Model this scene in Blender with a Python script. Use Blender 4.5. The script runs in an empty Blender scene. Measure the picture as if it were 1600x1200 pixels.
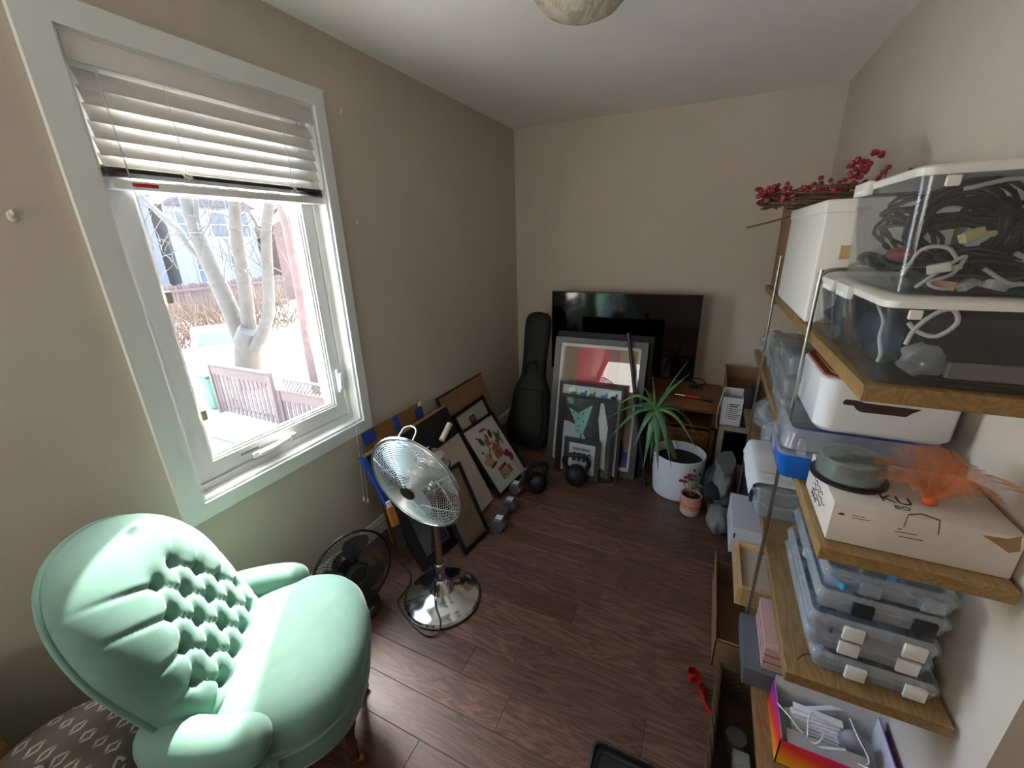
import bpy, bmesh, math, random
from mathutils import Vector, Matrix, Euler
random.seed(11)
D = bpy.data
SC = bpy.context.scene
COL = SC.collection
PI = math.pi
R_ = math.radians

# ------------------------------------------------------------------ camera
CAMPOS = Vector((1.587, 0.0, 1.603))
FPX = 645.0                       # focal length in pixels of the 1600 px wide frame
YAW, PITCH, ROLL = R_(-25.55), R_(19.28), R_(-1.56)
def _camrot():
    fwd = Vector((math.sin(YAW)*math.cos(PITCH), math.cos(YAW)*math.cos(PITCH), -math.sin(PITCH)))
    right = Vector((math.cos(YAW), -math.sin(YAW), 0))
    up = right.cross(fwd)
    r2 = right*math.cos(ROLL) + up*math.sin(ROLL)
    u2 = -right*math.sin(ROLL) + up*math.cos(ROLL)
    return r2, u2, fwd
CR, CU, CF = _camrot()
cam = D.objects.new('camera', D.cameras.new('camera'))
COL.objects.link(cam)
cam.data.sensor_fit = 'HORIZONTAL'
cam.data.sensor_width = 36.0
cam.data.lens = 36.0*FPX/1600.0
cam.data.clip_start = 0.02
cam.data.clip_end = 200
cam.matrix_world = Matrix(((CR.x, CU.x, -CF.x, CAMPOS.x), (CR.y, CU.y, -CF.y, CAMPOS.y), (CR.z, CU.z, -CF.z, CAMPOS.z), (0, 0, 0, 1)))
SC.camera = cam
def ray(u, v):
    return CR*(u-800) - CU*(v-600) + CF*FPX
def onx(u, v, x):
    d = ray(u, v); return CAMPOS + d*((x-CAMPOS.x)/d.x)
def ony(u, v, y):
    d = ray(u, v); return CAMPOS + d*((y-CAMPOS.y)/d.y)
def onz(u, v, z):
    d = ray(u, v); return CAMPOS + d*((z-CAMPOS.z)/d.z)

# ------------------------------------------------------------------ world, sun, added fill light behind the photographer
SUN_EL = R_(47)
SUN_H = Vector((0.634, -0.773))                       # heading the sunlight travels
w = D.worlds.new('sky'); SC.world = w; w.use_nodes = True
nt = w.node_tree
sky = nt.nodes.new('ShaderNodeTexSky')
sky.sky_type = 'NISHITA'; sky.sun_disc = False
sky.sun_elevation = SUN_EL
sky.sun_rotation = math.atan2(-SUN_H.x, -SUN_H.y)
sky.dust_density = 3.0; sky.ozone_density = 1.0
bg = nt.nodes['Background']
nt.links.new(sky.outputs[0], bg.inputs[0])
bg.inputs[1].default_value = 2.15
sd = D.lights.new('sun', 'SUN'); sd.energy = 10.5; sd.angle = R_(0.9); sd.color = (1.0, 0.955, 0.88)
so = D.objects.new('sun', sd); COL.objects.link(so)
sv = Vector((SUN_H.x*math.cos(SUN_EL), SUN_H.y*math.cos(SUN_EL), -math.sin(SUN_EL)))
so.rotation_euler = sv.to_track_quat('-Z', 'Y').to_euler()
so.location = (-4, 5, 6)
ad = D.lights.new('rear_fill_light', 'AREA'); ad.shape = 'RECTANGLE'; ad.size = .8; ad.size_y = 1.3  # unseen fill added to brighten the interior and ceiling
ad.energy = 17; ad.color = (1.0, 0.95, 0.88)
ao = D.objects.new('rear_fill_light', ad); COL.objects.link(ao)
ao.location = (.48, -1.60, 1.45); ao.rotation_euler = (R_(138), 0, 0)
SC.view_settings.view_transform = 'Standard'
SC.view_settings.look = 'None'
SC.view_settings.gamma = 1.0
SC.view_settings.use_curve_mapping = False
SC.view_settings.exposure = 1.0

# ------------------------------------------------------------------ helpers
def lin(c):
    return c/12.92 if c <= 0.04045 else ((c+0.055)/1.055)**2.4
def rgb(r, g=None, b=None):
    if g is None:
        h = r.lstrip('#'); r, g, b = int(h[0:2], 16), int(h[2:4], 16), int(h[4:6], 16)
    return (lin(r/255), lin(g/255), lin(b/255), 1.0)

MATS = {}
class NT:
    def __init__(s, name):
        s.m = D.materials.new(name); s.m.use_nodes = True
        s.t = s.m.node_tree; s.n = s.t.nodes
        s.out = s.n['Material Output']; s.p = s.n['Principled BSDF']
    def new(s, typ, **kw):
        n = s.n.new(typ)
        for k, v in kw.items(): setattr(n, k, v)
        return n
    def link(s, a, b): s.t.links.new(a, b)
    def coord(s, scale=(1, 1, 1), which='Object', rnd=False, rot=(0, 0, 0)):
        tc = s.new('ShaderNodeTexCoord'); mp = s.new('ShaderNodeMapping')
        mp.inputs['Scale'].default_value = scale; mp.inputs['Rotation'].default_value = rot
        s.link(tc.outputs[which], mp.inputs['Vector'])
        if rnd:
            oi = s.new('ShaderNodeObjectInfo'); vm = s.new('ShaderNodeVectorMath', operation='SCALE')
            cx = s.new('ShaderNodeCombineXYZ')
            for i in range(3): s.link(oi.outputs['Random'], cx.inputs[i])
            s.link(cx.outputs[0], vm.inputs[0]); vm.inputs['Scale'].default_value = 37.0
            s.link(vm.outputs[0], mp.inputs['Location'])
        return mp.outputs[0]
    def noise(s, vec, scale=5, detail=4, rough=.5, dist=0):
        n = s.new('ShaderNodeTexNoise'); n.inputs['Scale'].default_value = scale
        n.inputs['Detail'].default_value = detail; n.inputs['Roughness'].default_value = rough
        n.inputs['Distortion'].default_value = dist
        s.link(vec, n.inputs['Vector']); return n.outputs['Fac']
    def ramp(s, fac, stops):
        r = s.new('ShaderNodeValToRGB'); e = r.color_ramp.elements
        while len(e) < len(stops): e.new(0.5)
        for i, (p, c) in enumerate(stops): e[i].position = p; e[i].color = c
        s.link(fac, r.inputs[0]); return r.outputs[0]
    def mixc(s, fac, a, b, mode='MIX'):
        m = s.new('ShaderNodeMix', data_type='RGBA', blend_type=mode)
        for sock, val in ((m.inputs[0], fac), (m.inputs[6], a), (m.inputs[7], b)):
            if isinstance(val, (int, float, tuple)): sock.default_value = val
            else: s.link(val, sock)
        return m.outputs[2]
    def math(s, op, a, b=0.0, c=0.0):
        m = s.new('ShaderNodeMath', operation=op)
        for i, val in enumerate((a, b, c)):
            if isinstance(val, (int, float)): m.inputs[i].default_value = val
            else: s.link(val, m.inputs[i])
        return m.outputs[0]
    def bump(s, h, strength=.2, dist=.01):
        b = s.new('ShaderNodeBump'); b.inputs['Strength'].default_value = strength; b.inputs['Distance'].default_value = dist
        s.link(h, b.inputs['Height']); s.link(b.outputs[0], s.p.inputs['Normal'])

def shade(c, k):
    return (c[0]*k, c[1]*k, c[2]*k, 1)
def mat(name, col, rough=.5, metal=0., var=.08, vscale=6., bump=0., bscale=150., spec=.5, sheen=0., coat=0., emis=0., sub=0.):
    if name in MATS: return MATS[name]
    t = NT(name); p = t.p
    if isinstance(col, str): col = rgb(col)
    p.inputs['Roughness'].default_value = rough
    p.inputs['Metallic'].default_value = metal
    p.inputs['Specular IOR Level'].default_value = spec
    p.inputs['Sheen Weight'].default_value = sheen
    p.inputs['Coat Weight'].default_value = coat
    if emis:
        p.inputs['Emission Color'].default_value = col; p.inputs['Emission Strength'].default_value = emis
    vec = t.coord()
    if var > 0:
        n = t.noise(vec, vscale, 5, .6)
        t.link(t.ramp(n, [(.25, shade(col, 1-var)), (.75, shade(col, min(1+var, 1/max(col[:3]))))]), p.inputs['Base Color'])
    else:
        p.inputs['Base Color'].default_value = col
    if bump > 0:
        t.bump(t.noise(vec, bscale, 3, .5), bump, .002)
    MATS[name] = t.m
    return t.m
def wood(name, c0, c1, rough=.45, axis=0, scale=1., rnd=True, bump=.08, stretch=9., coat=0., knots=.8):
    """wood with long grain along the given local axis"""
    if name in MATS: return MATS[name]
    t = NT(name); p = t.p
    sc = [stretch*scale]*3; sc[axis] = scale
    vec = t.coord(tuple(sc), rnd=rnd)
    big = t.noise(vec, 1.6, 3, .5, knots)
    fine = t.noise(vec, 9., 8, .7, .3)
    wv = t.math('FRACT', t.math('MULTIPLY', big, 9.))
    wv = t.math('ABSOLUTE', t.math('SUBTRACT', wv, .5))
    fac = t.math('ADD', t.math('MULTIPLY', wv, .8), t.math('MULTIPLY', fine, .62))
    a = rgb(c0) if isinstance(c0, str) else c0
    b = rgb(c1) if isinstance(c1, str) else c1
    c = t.ramp(fac, [(.18, a), (.75, b)])
    if rnd:
        oi = t.new('ShaderNodeObjectInfo')
        k = t.math('ADD', t.math('MULTIPLY', oi.outputs['Random'], .5), .72)
        cx = t.new('ShaderNodeCombineXYZ')
        for i in range(3): t.link(k, cx.inputs[i])
        c = t.mixc(1.0, c, cx.outputs[0], 'MULTIPLY')
    t.link(c, p.inputs['Base Color'])
    p.inputs['Roughness'].default_value = rough
    p.inputs['Coat Weight'].default_value = coat
    p.inputs['Coat Roughness'].default_value = .3
    t.bump(fac, bump, .002)
    MATS[name] = t.m
    return t.m
def clear(name, tint=(.9, .92, .94, 1), milky=.12, gloss=1.0, rough=.06):
    """thin clear plastic or glass: see-through with a Fresnel shine and a little milkiness"""
    if name in MATS: return MATS[name]
    t = NT(name)
    tr = t.new('ShaderNodeBsdfTransparent'); tr.inputs[0].default_value = tint
    df = t.new('ShaderNodeBsdfDiffuse'); df.inputs[0].default_value = (.75, .78, .8, 1)
    gl = t.new('ShaderNodeBsdfGlossy'); gl.inputs['Roughness'].default_value = rough
    lw = t.new('ShaderNodeLayerWeight'); lw.inputs[0].default_value = .5
    fr = t.math('ADD', t.math('MULTIPLY', t.math('POWER', lw.outputs['Facing'], 5.), .75), .04)
    m1 = t.new('ShaderNodeMixShader')
    n = t.noise(t.coord(), 14, 3, .5)
    t.link(t.math('MULTIPLY', t.math('ADD', n, .5), milky), m1.inputs[0])
    t.link(tr.outputs[0], m1.inputs[1]); t.link(df.outputs[0], m1.inputs[2])
    m2 = t.new('ShaderNodeMixShader')
    t.link(t.math('MULTIPLY', fr, gloss), m2.inputs[0])
    t.link(m1.outputs[0], m2.inputs[1]); t.link(gl.outputs[0], m2.inputs[2])
    t.link(m2.outputs[0], t.out.inputs[0])
    MATS[name] = t.m
    return t.m

def wm(o):
    m = Matrix.Identity(4)
    while o is not None:
        m = o.matrix_basis @ m; o = o.parent
    return m
class MB:
    """mesh builder: collects shapes, build() links them as ONE mesh object"""
    def __init__(s, M=None):
        s.v = []; s.f = []; s.mi = []; s.cur = 0; s.M = M
    def add(s, vs, fs):
        o = len(s.v)
        if s.M is not None: vs = [s.M @ Vector(v) for v in vs]
        s.v.extend([tuple(v) for v in vs])
        s.f.extend([tuple(i+o for i in f) for f in fs]); s.mi.extend([s.cur]*len(fs))
        return s
    def box(s, a, b, rot=None):
        """axis box from corner a to corner b; rot = Matrix about its centre"""
        x0, y0, z0 = a; x1, y1, z1 = b
        vs = [Vector((x, y, z)) for z in (z0, z1) for y in (y0, y1) for x in (x0, x1)]
        if rot is not None:
            c = Vector(((x0+x1)/2, (y0+y1)/2, (z0+z1)/2)); vs = [c + rot @ (v-c) for v in vs]
        return s.add(vs, [(0, 2, 3, 1), (4, 5, 7, 6), (0, 1, 5, 4), (2, 6, 7, 3), (0, 4, 6, 2), (1, 3, 7, 5)])
    def rbox(s, a, b, r=.005, seg=2, rot=None, taper=0.):
        x0, y0, z0 = a; x1, y1, z1 = b
        bm = bmesh.new(); bmesh.ops.create_cube(bm, size=1)
        c = Vector(((x0+x1)/2, (y0+y1)/2, (z0+z1)/2))
        for v in bm.verts:
            k = 1 - (taper if v.co.z < 0 else 0)
            v.co = Vector((v.co.x*(x1-x0)*k, v.co.y*(y1-y0)*k, v.co.z*(z1-z0)))
        bmesh.ops.bevel(bm, geom=bm.edges[:], offset=r, segments=seg, profile=.5, affect='EDGES')
        bm.verts.index_update()
        vs = [(rot @ v.co if rot is not None else v.co) + c for v in bm.verts]
        fs = [tuple(v.index for v in f.verts) for f in bm.faces]
        bm.free(); return s.add(vs, fs)
    def bar(s, p, q, wd, th, up=Vector((0, 0, 1))):
        p = Vector(p); q = Vector(q); d = (q-p).normalized()
        sd = d.cross(up)
        if sd.length < 1e-4: sd = d.cross(Vector((1, 0, 0)))
        sd.normalize(); u = sd.cross(d)
        vs = []
        for e in (p, q):
            for i, j in ((-1, -1), (1, -1), (1, 1), (-1, 1)): vs.append(e + sd*i*wd/2 + u*j*th/2)
        return s.add(vs, [(3, 2, 1, 0), (4, 5, 6, 7), (0, 1, 5, 4), (1, 2, 6, 5), (2, 3, 7, 6), (3, 0, 4, 7)])
    def tube(s, pts, r, seg=8, closed=False, cap=True, flat=1.0):
        pts = [Vector(p) for p in pts]; n = len(pts)
        rs = r if isinstance(r, (list, tuple)) else [r]*n
        tg = []
        for i in range(n):
            a = pts[(i-1) % n] if (closed or i > 0) else pts[i]
            b = pts[(i+1) % n] if (closed or i < n-1) else pts[i]
            t = (b-a); tg.append(t.normalized() if t.length > 1e-9 else Vector((0, 0, 1)))
        up = Vector((0, 0, 1)) if abs(tg[0].z) < .9 else Vector((1, 0, 0))
        nrm = (up - tg[0]*up.dot(tg[0])).normalized()
        vs = []
        for i in range(n):
            nrm = (nrm - tg[i]*nrm.dot(tg[i]))
            nrm = nrm.normalized() if nrm.length > 1e-6 else tg[i].orthogonal().normalized()
            bn = tg[i].cross(nrm)
            for k in range(seg):
                a = 2*PI*k/seg
                vs.append(pts[i] + (nrm*math.cos(a)*flat + bn*math.sin(a))*rs[i])
        fs = []
        for i in range(n if closed else n-1):
            j = (i+1) % n
            for k in range(seg):
                k2 = (k+1) % seg
                fs.append((i*seg+k, i*seg+k2, j*seg+k2, j*seg+k))
        if cap and not closed:
            fs.append(tuple(range(seg))[::-1]); fs.append(tuple((n-1)*seg+k for k in range(seg)))
        return s.add(vs, fs)
    def lathe(s, prof, seg=32, c=(0, 0, 0), M=None):
        c = Vector(c); vs = []; fs = []; n = len(prof)
        for (r, z) in prof:
            for k in range(seg):
                a = 2*PI*k/seg; p = Vector((r*math.cos(a), r*math.sin(a), z))
                vs.append(c + (M @ p if M is not None else p))
        for i in range(n-1):
            for k in range(seg):
                k2 = (k+1) % seg
                fs.append((i*seg+k, i*seg+k2, (i+1)*seg+k2, (i+1)*seg+k))
        if prof[0][0] > 1e-5: fs.append(tuple(range(seg))[::-1])
        if prof[-1][0] > 1e-5: fs.append(tuple((n-1)*seg+k for k in range(seg)))
        return s.add(vs, fs)
    def ell(s, c, r, u=16, v=10, rot=None):
        if not isinstance(r, (tuple, list)): r = (r, r, r)
        c = Vector(c); vs = []; fs = []
        for j in range(v+1):
            th = PI*j/v
            for i in range(u):
                ph = 2*PI*i/u
                p = Vector((r[0]*math.sin(th)*math.cos(ph), r[1]*math.sin(th)*math.sin(ph), r[2]*math.cos(th)))
                vs.append(c + (rot @ p if rot is not None else p))
        for j in range(v):
            for i in range(u):
                i2 = (i+1) % u
                fs.append((j*u+i, (j+1)*u+i, (j+1)*u+i2, j*u+i2))
        return s.add(vs, fs)
    def prism(s, pts, z0, z1):
        n = len(pts)
        vs = [(x, y, z0) for x, y in pts] + [(x, y, z1) for x, y in pts]
        fs = [tuple(range(n))[::-1], tuple(range(n, 2*n))]
        for i in range(n):
            j = (i+1) % n; fs.append((i, j, n+j, n+i))
        return s.add(vs, fs)
    def ext(s, pts, d):
        """closed 3D polygon extruded by vector d"""
        n = len(pts); d = Vector(d)
        vs = [Vector(p) for p in pts] + [Vector(p)+d for p in pts]
        fs = [tuple(range(n))[::-1], tuple(range(n, 2*n))]
        for i in range(n):
            j = (i+1) % n; fs.append((i, j, n+j, n+i))
        return s.add(vs, fs)
    def grid(s, fn, nu, nv, wrapu=False):
        vs = [fn(i/nu, j/nv) for j in range(nv+1) for i in range(nu if wrapu else nu+1)]
        W = nu if wrapu else nu+1; fs = []
        for j in range(nv):
            for i in range(nu):
                i2 = (i+1) % W if wrapu else i+1
                fs.append((j*W+i, j*W+i2, (j+1)*W+i2, (j+1)*W+i))
        return s.add(vs, fs)
    def build(s, name, m, parent=None, smooth=None, world=False, label=None, kind=None):
        me = D.meshes.new(name)
        vs = [Vector(v) for v in s.v]
        origin = Vector((0, 0, 0))
        if parent is not None:
            if world:
                inv = wm(parent).inverted(); vs = [inv @ v for v in vs]
        else:
            xs = [v.x for v in vs]; ys = [v.y for v in vs]; zs = [v.z for v in vs]
            origin = Vector(((min(xs)+max(xs))/2, (min(ys)+max(ys))/2, min(zs)))
            vs = [v-origin for v in vs]
        me.from_pydata([tuple(v) for v in vs], [], s.f)
        ms = m if isinstance(m, (list, tuple)) else [m]
        for x in ms: me.materials.append(x)
        if len(ms) > 1: me.polygons.foreach_set('material_index', s.mi)
        bm = bmesh.new(); bm.from_mesh(me); bmesh.ops.recalc_face_normals(bm, faces=bm.faces); bm.to_mesh(me); bm.free()
        if smooth is not None:
            me.polygons.foreach_set('use_smooth', [True]*len(me.polygons))
            me.set_sharp_from_angle(angle=R_(smooth))
        me.update()
        o = D.objects.new(name, me); COL.objects.link(o)
        o.location = origin
        if parent is not None: o.parent = parent
        if label: o['label'] = label
        if kind: o['kind'] = kind
        return o
def tag(o, label, cat, group=None):
    o['label'] = label; o['category'] = cat
    if group: o['group'] = group
    return o
def thing(name, label, cat, loc=(0, 0, 0), rz=0., group=None, M=None):
    o = D.objects.new(name, None); COL.objects.link(o)
    o.empty_display_size = .05
    if M is not None: o.matrix_basis = M
    else:
        o.location = loc; o.rotation_euler = (0, 0, rz)
    return tag(o, label, cat, group)
def struct(o):
    o['kind'] = 'structure'; return o
def copy_tree(o, parent=None):
    c = o.copy(); COL.objects.link(c)
    if parent is not None: c.parent = parent
    for ch in list(o.children): copy_tree(ch, c)
    return c
def frame_matrix(B, u, v):
    """local x along u, local y along v, local z = u x v, origin B"""
    u = Vector(u).normalized(); v = Vector(v); v = (v - u*u.dot(v)).normalized(); n = u.cross(v)
    return Matrix(((u.x, v.x, n.x, B[0]), (u.y, v.y, n.y, B[1]), (u.z, v.z, n.z, B[2]), (0, 0, 0, 1)))
def spline(pts, n=8, closed=False):
    """Catmull-Rom through the points"""
    P = [Vector(p) for p in pts]; m = len(P); out = []
    for i in range(m if closed else m-1):
        p0 = P[(i-1) % m] if (closed or i > 0) else P[i]*2-P[i+1]
        p1 = P[i]; p2 = P[(i+1) % m]
        p3 = P[(i+2) % m] if (closed or i+2 < m) else p2*2-p1
        for k in range(n):
            t = k/n
            out.append(.5*((2*p1) + (p2-p0)*t + (2*p0-5*p1+4*p2-p3)*t*t + (3*p1-p0-3*p2+p3)*t**3))
    if not closed: out.append(P[-1])
    return out
def text_mesh(name, s, size, m, parent, M, ext=.0003):
    cu = D.curves.new(name, 'FONT'); cu.body = s; cu.size = size; cu.extrude = ext; cu.align_x = 'CENTER'; cu.align_y = 'CENTER'
    to = D.objects.new(name+'_tmp', cu); COL.objects.link(to)
    bpy.context.view_layer.update()
    me = D.meshes.new_from_object(to.evaluated_get(bpy.context.evaluated_depsgraph_get()))
    D.objects.remove(to); D.curves.remove(cu)
    me.transform(M); me.materials.clear(); me.materials.append(m); me.name = name
    o = D.objects.new(name, me); COL.objects.link(o); o.parent = parent
    return o

# ------------------------------------------------------------------ room
XR, YB, ZC = 2.197, 3.485, 2.44        # right wall, back wall, ceiling (left wall at x = 0)
YC = 0.863                             # the right wall ends here in an outside corner
YF, XH = -1.75, 3.5                    # wall behind the photographer, far wall of the hall
def wall_mat(name, c):
    t = NT(name)
    v = t.coord()
    n = t.noise(v, 2.2, 4, .6)
    col = rgb(c)
    t.link(t.ramp(n, [(.3, shade(col, .96)), (.7, shade(col, 1.03))]), t.p.inputs['Base Color'])
    t.p.inputs['Roughness'].default_value = .62
    t.p.inputs['Specular IOR Level'].default_value = .3
    t.bump(t.noise(v, 260, 3, .6), .12, .002)
    return t.m
M_WALL = wall_mat('painted_wall', '#cbc0b1')
M_CEIL = wall_mat('painted_ceiling', '#f3f1ec')
M_TRIM = mat('white_trim_paint', '#e6e9e6', .35, var=.03)
M_VINYL = mat('white_window_vinyl', '#e4e4e2', .3, var=.03)
# window opening in the left wall
WY0, WY1, WZ0, WZ1 = .668, 1.467, .722, 2.150
TH = .26
b = MB()
def slab(b, y0, y1, z0, z1, x0=-TH, x1=0.): b.box((x0, y0, z0), (x1, y1, z1))
slab(b, YF, WY0, -.02, ZC+.02); slab(b, WY1, YB+.1, -.02, ZC+.02)
slab(b, WY0, WY1, -.02, WZ0); slab(b, WY0, WY1, WZ1, ZC+.02)
struct(b.build('wall_left', M_WALL))
struct(MB().box((0, YB, -.02), (XR+.1, YB+.12, ZC+.02)).build('wall_back', M_WALL))
struct(MB().box((XR, YC, -.02), (XH+.1, YB, ZC+.02)).build('wall_right', M_WALL))
struct(MB().box((XH, YF, -.02), (XH+.1, YC, ZC+.02)).build('wall_hall', M_WALL))
struct(MB().box((-TH, YF-.1, -.02), (XH+.1, YF, ZC+.02)).build('wall_front', M_WALL))
struct(MB().box((-TH, YF-.1, ZC), (XH+.1, YB+.12, ZC+.1)).build('ceiling', M_CEIL))
# floor: sub-floor with planks along x
flo = struct(MB().box((-.02, YF-.05, -.12), (XH+.05, YB+.05, -.016)).build('floor', mat('subfloor', '#2a1b14', .8)))
M_PLANK = wood('dark_oak_floor', '#38241b', '#6f5040', rough=.40, axis=0, scale=1.15, bump=.10, coat=.05, stretch=8.)
PW = .127
nrow = int((YB-YF)/PW)+2
rr = random.Random(5)
y = YB - nrow*PW
for i in range(nrow):
    y0 = max(y+i*PW, YF); y1 = y+(i+1)*PW
    if y1 <= YF+.01: continue
    x = -rr.random()*.9
    while x < XH:
        L = rr.uniform(.55, 1.45)
        a, c = max(x, 0.0), min(x+L, XH)
        if y0 > YC: c = min(c, XR+.05)
        if c-a > .02:
            g, ch = .0005, .0009
            m = MB()
            X0, X1, Y0, Y1 = a+g, c-g, y0+g, y1-g
            cxp, cyp = (X0+X1)/2, (Y0+Y1)/2
            vs = [(X0, Y0, -.016), (X1, Y0, -.016), (X1, Y1, -.016), (X0, Y1, -.016),
                  (X0, Y0, -ch), (X1, Y0, -ch), (X1, Y1, -ch), (X0, Y1, -ch),
                  (X0+ch, Y0+ch, 0), (X1-ch, Y0+ch, 0), (X1-ch, Y1-ch, 0), (X0+ch, Y1-ch, 0)]
            vs = [(p[0]-cxp, p[1]-cyp, p[2]) for p in vs]
            fs = [(0, 1, 5, 4), (1, 2, 6, 5), (2, 3, 7, 6), (3, 0, 4, 7), (4, 5, 9, 8), (5, 6, 10, 9), (6, 7, 11, 10), (7, 4, 8, 11), (8, 9, 10, 11), (3, 2, 1, 0)]
            m.add(vs, fs)
            me_o = m.build('plank', M_PLANK, flo)
            fl = flo.location
            me_o.location = (cxp-fl.x, cyp-fl.y, -fl.z)
        x += L
# baseboards
def baseboard(name, p, q, nrm):
    p = Vector(p); q = Vector(q); n = Vector(nrm)
    prof = [(0, 0), (.014, 0), (.014, .072), (.010, .084), (.010, .092), (.005, .1), (0, .1)]
    pts = [p + n*a + Vector((0, 0, z)) for a, z in prof]
    b = MB(); b.ext(pts, q-p)
    return struct(b.build(name, M_TRIM))
baseboard('baseboard_left', (0, YF, 0), (0, YB, 0), (1, 0, 0))
baseboard('baseboard_back', (.014, YB, 0), (XR, YB, 0), (0, -1, 0))
baseboard('baseboard_right', (XR, YC+.001, 0), (XR, YB-.014, 0), (-1, 0, 0))
baseboard('baseboard_hall', (XR, YC, 0), (XH, YC, 0), (0, -1, 0))

# ------------------------------------------------------------------ window
win = D.objects.new('window_1', None); COL.objects.link(win); win['kind'] = 'structure'
win.location = (0, (WY0+WY1)/2, WZ0)
def ring(b, x0, x1, o, i):
    """rectangular ring in the y-z plane: o, i = (y0, y1, z0, z1)"""
    b.box((x0, o[0], o[2]), (x1, o[1], i[2])); b.box((x0, o[0], i[3]), (x1, o[1], o[3]))
    b.box((x0, o[0], i[2]), (x1, i[0], i[3])); b.box((x0, i[1], i[2]), (x1, o[1], i[3]))
CO = (.597, 1.516, .664, 2.215)
def mitre_board(name, pts):
    b = MB(); b.ext([(0.001, p[0], p[1]) for p in pts], (.018, 0, 0)); return b.build(name, M_TRIM, win, world=True)
CI = (.671, 1.464, .726, 2.148)
for pts in ([(CO[0], CO[2]), (CO[1], CO[2]), (CI[1], CI[2]), (CI[0], CI[2])],
            [(CO[1], CO[2]), (CO[1], CO[3]), (CI[1], CI[3]), (CI[1], CI[2])],
            [(CO[1], CO[3]), (CO[0], CO[3]), (CI[0], CI[3]), (CI[1], CI[3])],
            [(CO[0], CO[3]), (CO[0], CO[2]), (CI[0], CI[2]), (CI[0], CI[3])]):
    mitre_board('casing', pts)
b = MB(); ring(b, -.155, .006, (WY0+.0005, WY1-.0005, WZ0+.0005, WZ1-.0005), (.682, 1.453, .737, 2.138)); b.build('jamb', M_TRIM, win, world=True)
b = MB(); ring(b, -.115, -.045, (.682, 1.453, .737, 2.138), (.706, 1.428, .764, 2.11)); b.build('window_frame', M_VINYL, win, world=True)
b = MB()
ring(b, -.105, -.055, (.708, 1.426, .766, 2.108), (.768, 1.372, .832, 2.05))
ring(b, -.098, -.064, (.766, 1.374, .830, 2.052), (.776, 1.364, .841, 2.04))
ring(b, -.088, -.072, (.775, 1.365, .840, 2.041), (.783, 1.357, .849, 2.032))
sash = b.build('sash', M_VINYL, win, world=True)
M_GLASS = clear('window_glass', (.97, .985, .98, 1), milky=.01, gloss=.8, rough=.0)
MB().box((-.083, .780, .846), (-.079, 1.360, 2.035)).build('pane', M_GLASS, sash, world=True)
# crank handle (folded) on the bottom of the frame, and the sash lock
b = MB()
b.rbox((-.050, .905, .772), (-.030, 1.045, .800), .009, 3)
b.rbox((-.034, .925, .778), (-.016, 1.000, .797), .008, 3)
b.bar((-.022, .99, .790), (-.018, 1.075, .803), .016, .012)
b.rbox((-.026, 1.062, .792), (-.004, 1.094, .818), .006, 2)
b.build('crank_handle', mat('white_handle_plastic', '#eeeeea', .25, var=.02), win, 40, world=True)
b = MB(); b.rbox((-.046, 1.385, .90), (-.030, 1.41, 1.02), .007, 2); b.bar((-.03, 1.397, .92), (-.018, 1.395, 1.0), .012, .014)
b.build('sash_lock', MATS['white_handle_plastic'], win, 40, world=True)
for zz in (1.02, 1.449):
    b = MB(); b.rbox((-.054, .772, zz-.02), (-.044, .79, zz+.02), .003, 2); b.build('screen_clip', mat('beige_clip', '#b5a68e', .5), win, 40, world=True)
b = MB(); b.box((-.054, .87, .803), (-.0535, .945, .812)); b.build('maker_strip', mat('grey_print', '#8b8b88', .6), win, world=True)

# ------------------------------------------------------------------ horizontal blind, raised
M_SLAT = mat('blind_slat', '#dddad2', .45, var=.03)
bl = thing('window_blind', 'white horizontal slat blind drawn halfway up inside the window', 'blind', (-.02, 1.08, 1.77))
BY0, BY1 = .700, 1.452
MB().rbox((-.044, .688, 2.092), (.000, 1.450, 2.136), .004, 2).build('head_rail', M_SLAT, bl, 40, world=True)
MB().rbox((-.002, .684, 2.076), (.006, 1.451, 2.138), .002, 2).build('valance', M_SLAT, bl, 40, world=True)
def slat(zc, tilt, name='slat'):
    b = MB(); n = 6; hw = .025
    def fn(u, v):
        a = (u-.5)*2*hw; bow = .0022*(1-(a/hw)**2)
        return Vector((-.021 + a*math.cos(tilt) - bow*math.sin(tilt), BY0+(BY1-BY0)*v, zc + a*math.sin(tilt) + bow*math.cos(tilt)))
    b.grid(fn, n, 1)
    def fn2(u, v):
        p = fn(u, v); return p + Vector((0, 0, -.0022))
    b.grid(fn2, n, 1)
    return b.build(name, M_SLAT, bl, 50, world=True)
for k in range(6):
    slat(2.048-.041*k, R_(-67))
for k in range(7):
    slat(1.832-.0042*k, R_(-3 if k else -8))
br = MB().rbox((-.047, BY0, 1.770), (.003, BY1, 1.797), .005, 2).build('bottom_rail', mat('blind_rail_white', '#f2f2f0', .3, var=.02), bl, 40, world=True)
MB().box((.003, .745, 1.780), (.0036, .815, 1.790)).build('warning_sticker', mat('red_sticker', '#c8202c', .5), br, world=True)
for yy in (.905, 1.30):
    b = MB()
    b.tube([(.004, yy, 2.08), (.006, yy, 1.95), (.005, yy, 1.835)], .0012, 6)
    b.build('ladder_cord', mat('white_cord', '#e8e6df', .7, var=.03), bl, world=True)
    b = MB(); rg = random.Random(int(yy*100))
    pts = [(.008+rg.uniform(-.004, .006), yy+.016*math.sin(k*1.9)+rg.uniform(-.005, .005), 1.815+rg.uniform(-.014, .022)) for k in range(9)]
    b.tube(spline(pts, 4), .0012, 5); b.build('bunched_cord', MATS['white_cord'], bl, world=True)
b = MB(); b.tube(spline([(.012, .735, 2.08), (.016, .738, 1.9), (.018, .742, 1.72), (.02, .745, 1.60)], 6), .0024, 6)
b.build('tilt_wand', clear('clear_wand', milky=.25), bl, 40, world=True)
b = MB()
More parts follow.
